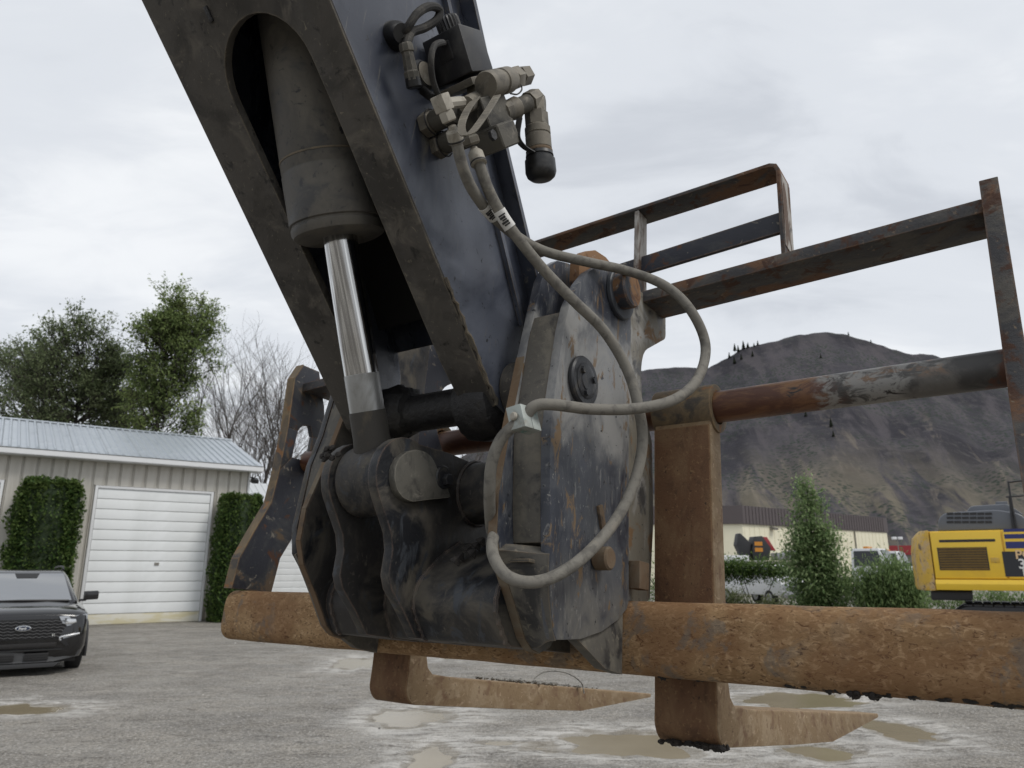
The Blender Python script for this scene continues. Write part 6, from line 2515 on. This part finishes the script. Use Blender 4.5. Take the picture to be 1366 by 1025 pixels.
# plug and cable loop beside the valve
plug = mthing('cable_plug', 'black cable loop with a taped connector sticking out of the boom wall', 'cable connector', (-0.735, -0.54, 0.77))
bm = NB()
a = pl(526, 49, LR + .0005)
lathe(bm, a, pl(537, 45, -.700), [(0, .024), (.35, .022), (.5, .017), (1, .015)], 28)
part('grommet', bm, 'rubber_cap', plug)
bm = NB()
tube(bm, [pl(537, 46, -.705), pl(545, 35, -.690), pl(557, 18, -.680), pl(573, 9, -.675), pl(586, 13, -.675), pl(583, 26, -.680), pl(567, 37, -.690), pl(550, 43, -.695), pl(545, 52, -.695), pl(543, 60, -.695)], .0068, 10, 6)
part('cable', bm, 'hose_dark', plug)
bm = NB()
tube(bm, [pl(538, 48, -.70), pl(541, 52, -.70), pl(540, 60, -.70)], .0045, 8, 5)
part('cable', bm, 'hose_dark', plug)
bm = NB()
a, b = pl(541, 58, -.695), pl(551, 108, -.700)
lathe(bm, a, b, [(0, .0095), (.05, .0115), (.22, .0115), (.25, .0095), (.75, .0110), (.78, .0125), (1, .0120)], 8)
part('connector', bm, 'valve_cast', plug)
bm = NB()
a, b = pl(550, 103, -.700), pl(553, 118, -.702)
cyl(bm, a, b, .0125, 20, .002)
part('connector_collar', bm, 'rubber_cap', plug)
bm = NB()
a = pl(560, 103, LR + .0005)
lathe(bm, a, a + V(.014, 0, 0), [(0, .026), (.7, .025), (1, .021)], 32)
rg = part('socket_ring', bm, 'rubber_cap', plug)
bm = NB()
lathe(bm, a + V(.0141, 0, 0), a + V(.017, 0, 0), [(0, .019), (.6, .0195), (.9, .015), (1, .012)], 32)
part('socket_face', bm, 'fitting', plug, parent=rg)

# ------------------------------------------------------------------ hoses
HG = 'hydraulic hoses looping from the valve to the coupler'


def hose(label, pts, ferr, band, lab):
    P = [pl(*p) for p in pts]
    P[0] = pl(*ferr[0]).lerp(pl(*ferr[1]), .7)
    r = mthing('hydraulic_hose', label, 'hose', tuple(P[0]), HG)
    bm = NB()
    Q = tube(bm, P, .0090, 16, 8)
    part('hose_body', bm, 'hose', r)
    a, b = pl(*ferr[0]), pl(*ferr[1])
    bm = NB()
    lathe(bm, a, b, [(0, .006), (.2, .0065), (.24, .0100), (.35, .0122), (.93, .0122), (.95, .0128), (1, .0128)], 24)
    part('ferrule', bm, 'fitting_light', r)
    bm = NB()
    cyl(bm, b - (b - a).normalized() * .0035, b - (b - a).normalized() * .0008, .0133, 24)
    part('ferrule_ring', bm, 'black_grease', r)
    # printed label wrapped round the hose
    i0 = min(range(len(Q)), key=lambda i: (Q[i] - pl(*lab[0])).length)
    i1 = min(range(len(Q)), key=lambda i: (Q[i] - pl(*lab[1])).length)
    bm = NB()
    tube(bm, Q[i0:i1 + 1], .0103, 16, 1, False)
    lb_ = part('label_sleeve', bm, 'label', r)
    bm = NB()
    tocam = CAML
    for k in range(5):
        t_ = .25 + .13 * k
        f_ = i0 + (i1 - i0) * t_
        q = Q[int(f_)].lerp(Q[min(int(f_) + 1, len(Q) - 1)], f_ - int(f_))
        ax_ = (Q[i1] - Q[i0]).normalized()
        w = (tocam - q).normalized()
        sd_ = ax_.cross(w).normalized()
        wn = sd_.cross(ax_).normalized()
        if wn.dot(w) < 0:
            wn = -wn
        obox(bm, q + wn * .0103 + sd_ * (.001 * (k % 2)), ax_, sd_, wn, .0012 + .0006 * (k % 2), .006 - .001 * (k % 3), .0004)
    part('label_print', bm, 'ink', r, parent=lb_)
    return r


h1 = [(612, 196, -.640), (618, 225, -.640), (632, 256, -.645), (655, 286, -.650), (690, 316, -.655), (728, 336, -.640), (780, 349, -.600), (838, 362, -.560), (888, 382, -.500), (922, 415, -.460),
      (941, 460, -.445), (932, 503, -.445), (902, 532, -.460), (850, 545, -.500), (790, 546, -.545), (738, 540, -.572), (714, 542, -.590), (700, 556, -.605), (684, 569, -.620), (667, 588, -.640), (656, 618, -.655), (653, 655, -.668),
      (654, 690, -.690), (657, 712, -.715), (668, 735, -.76)]
hs1 = hose('upper hose that swings wide to the right and back through the square clamp', h1, ((603, 168, -.632), (609, 190, -.638)), 0, ((645, 274, -.648), (658, 290, -.650)))
h2 = [(641, 224, -.630), (651, 252, -.630), (668, 285, -.625), (690, 317, -.615), (726, 361, -.600), (766, 402, -.575), (806, 442, -.550), (836, 492, -.530), (851, 540, -.515), (857, 590, -.515), (846, 644, -.525), (820, 696, -.540),
      (782, 740, -.555), (742, 768, -.575), (706, 777, -.600), (676, 768, -.630), (659, 744, -.655), (657, 722, -.675), (664, 706, -.695), (676, 694, -.718)]
hs2 = hose('lower hose hanging in one long loop in front of the coupler side plate', h2, ((632, 198, -.640), (639, 219, -.632)), 0, ((666, 282, -.625), (680, 303, -.618)))
clampt = mthing('hose_clamp', 'square grey two-piece clamp holding the hose at the coupler edge', 'hose clamp', tuple(pl(700, 560, -.6)))
bm = NB()
c = pl(699, 560, -.6075)
o3 = at(684, 548, f=c.y)
axc = (at(709, 540, f=c.y) - o3).normalized()
sdc = (at(692, 583, f=c.y) - o3).normalized()
nc = (axc.cross(sdc).normalized() + V(.25, 0, 0)).normalized()
if nc.dot(CAML - c) < 0:
    nc = -nc
obox(bm, c + nc * .009, axc, sdc, nc, .0135, .0195, .0085)
cb = part('clamp_half', bm, 'clamp', clampt, .002)
bm = NB()
obox(bm, c - nc * .0085, axc, sdc, nc, .0130, .019, .0082)
part('clamp_half', bm, 'clamp', clampt, .002)
bm = NB()
cyl(bm, c + nc * .0175, c + nc * .024, .0065, 20, .0015)
part('bolt', bm, 'fitting_light', clampt, parent=cb)
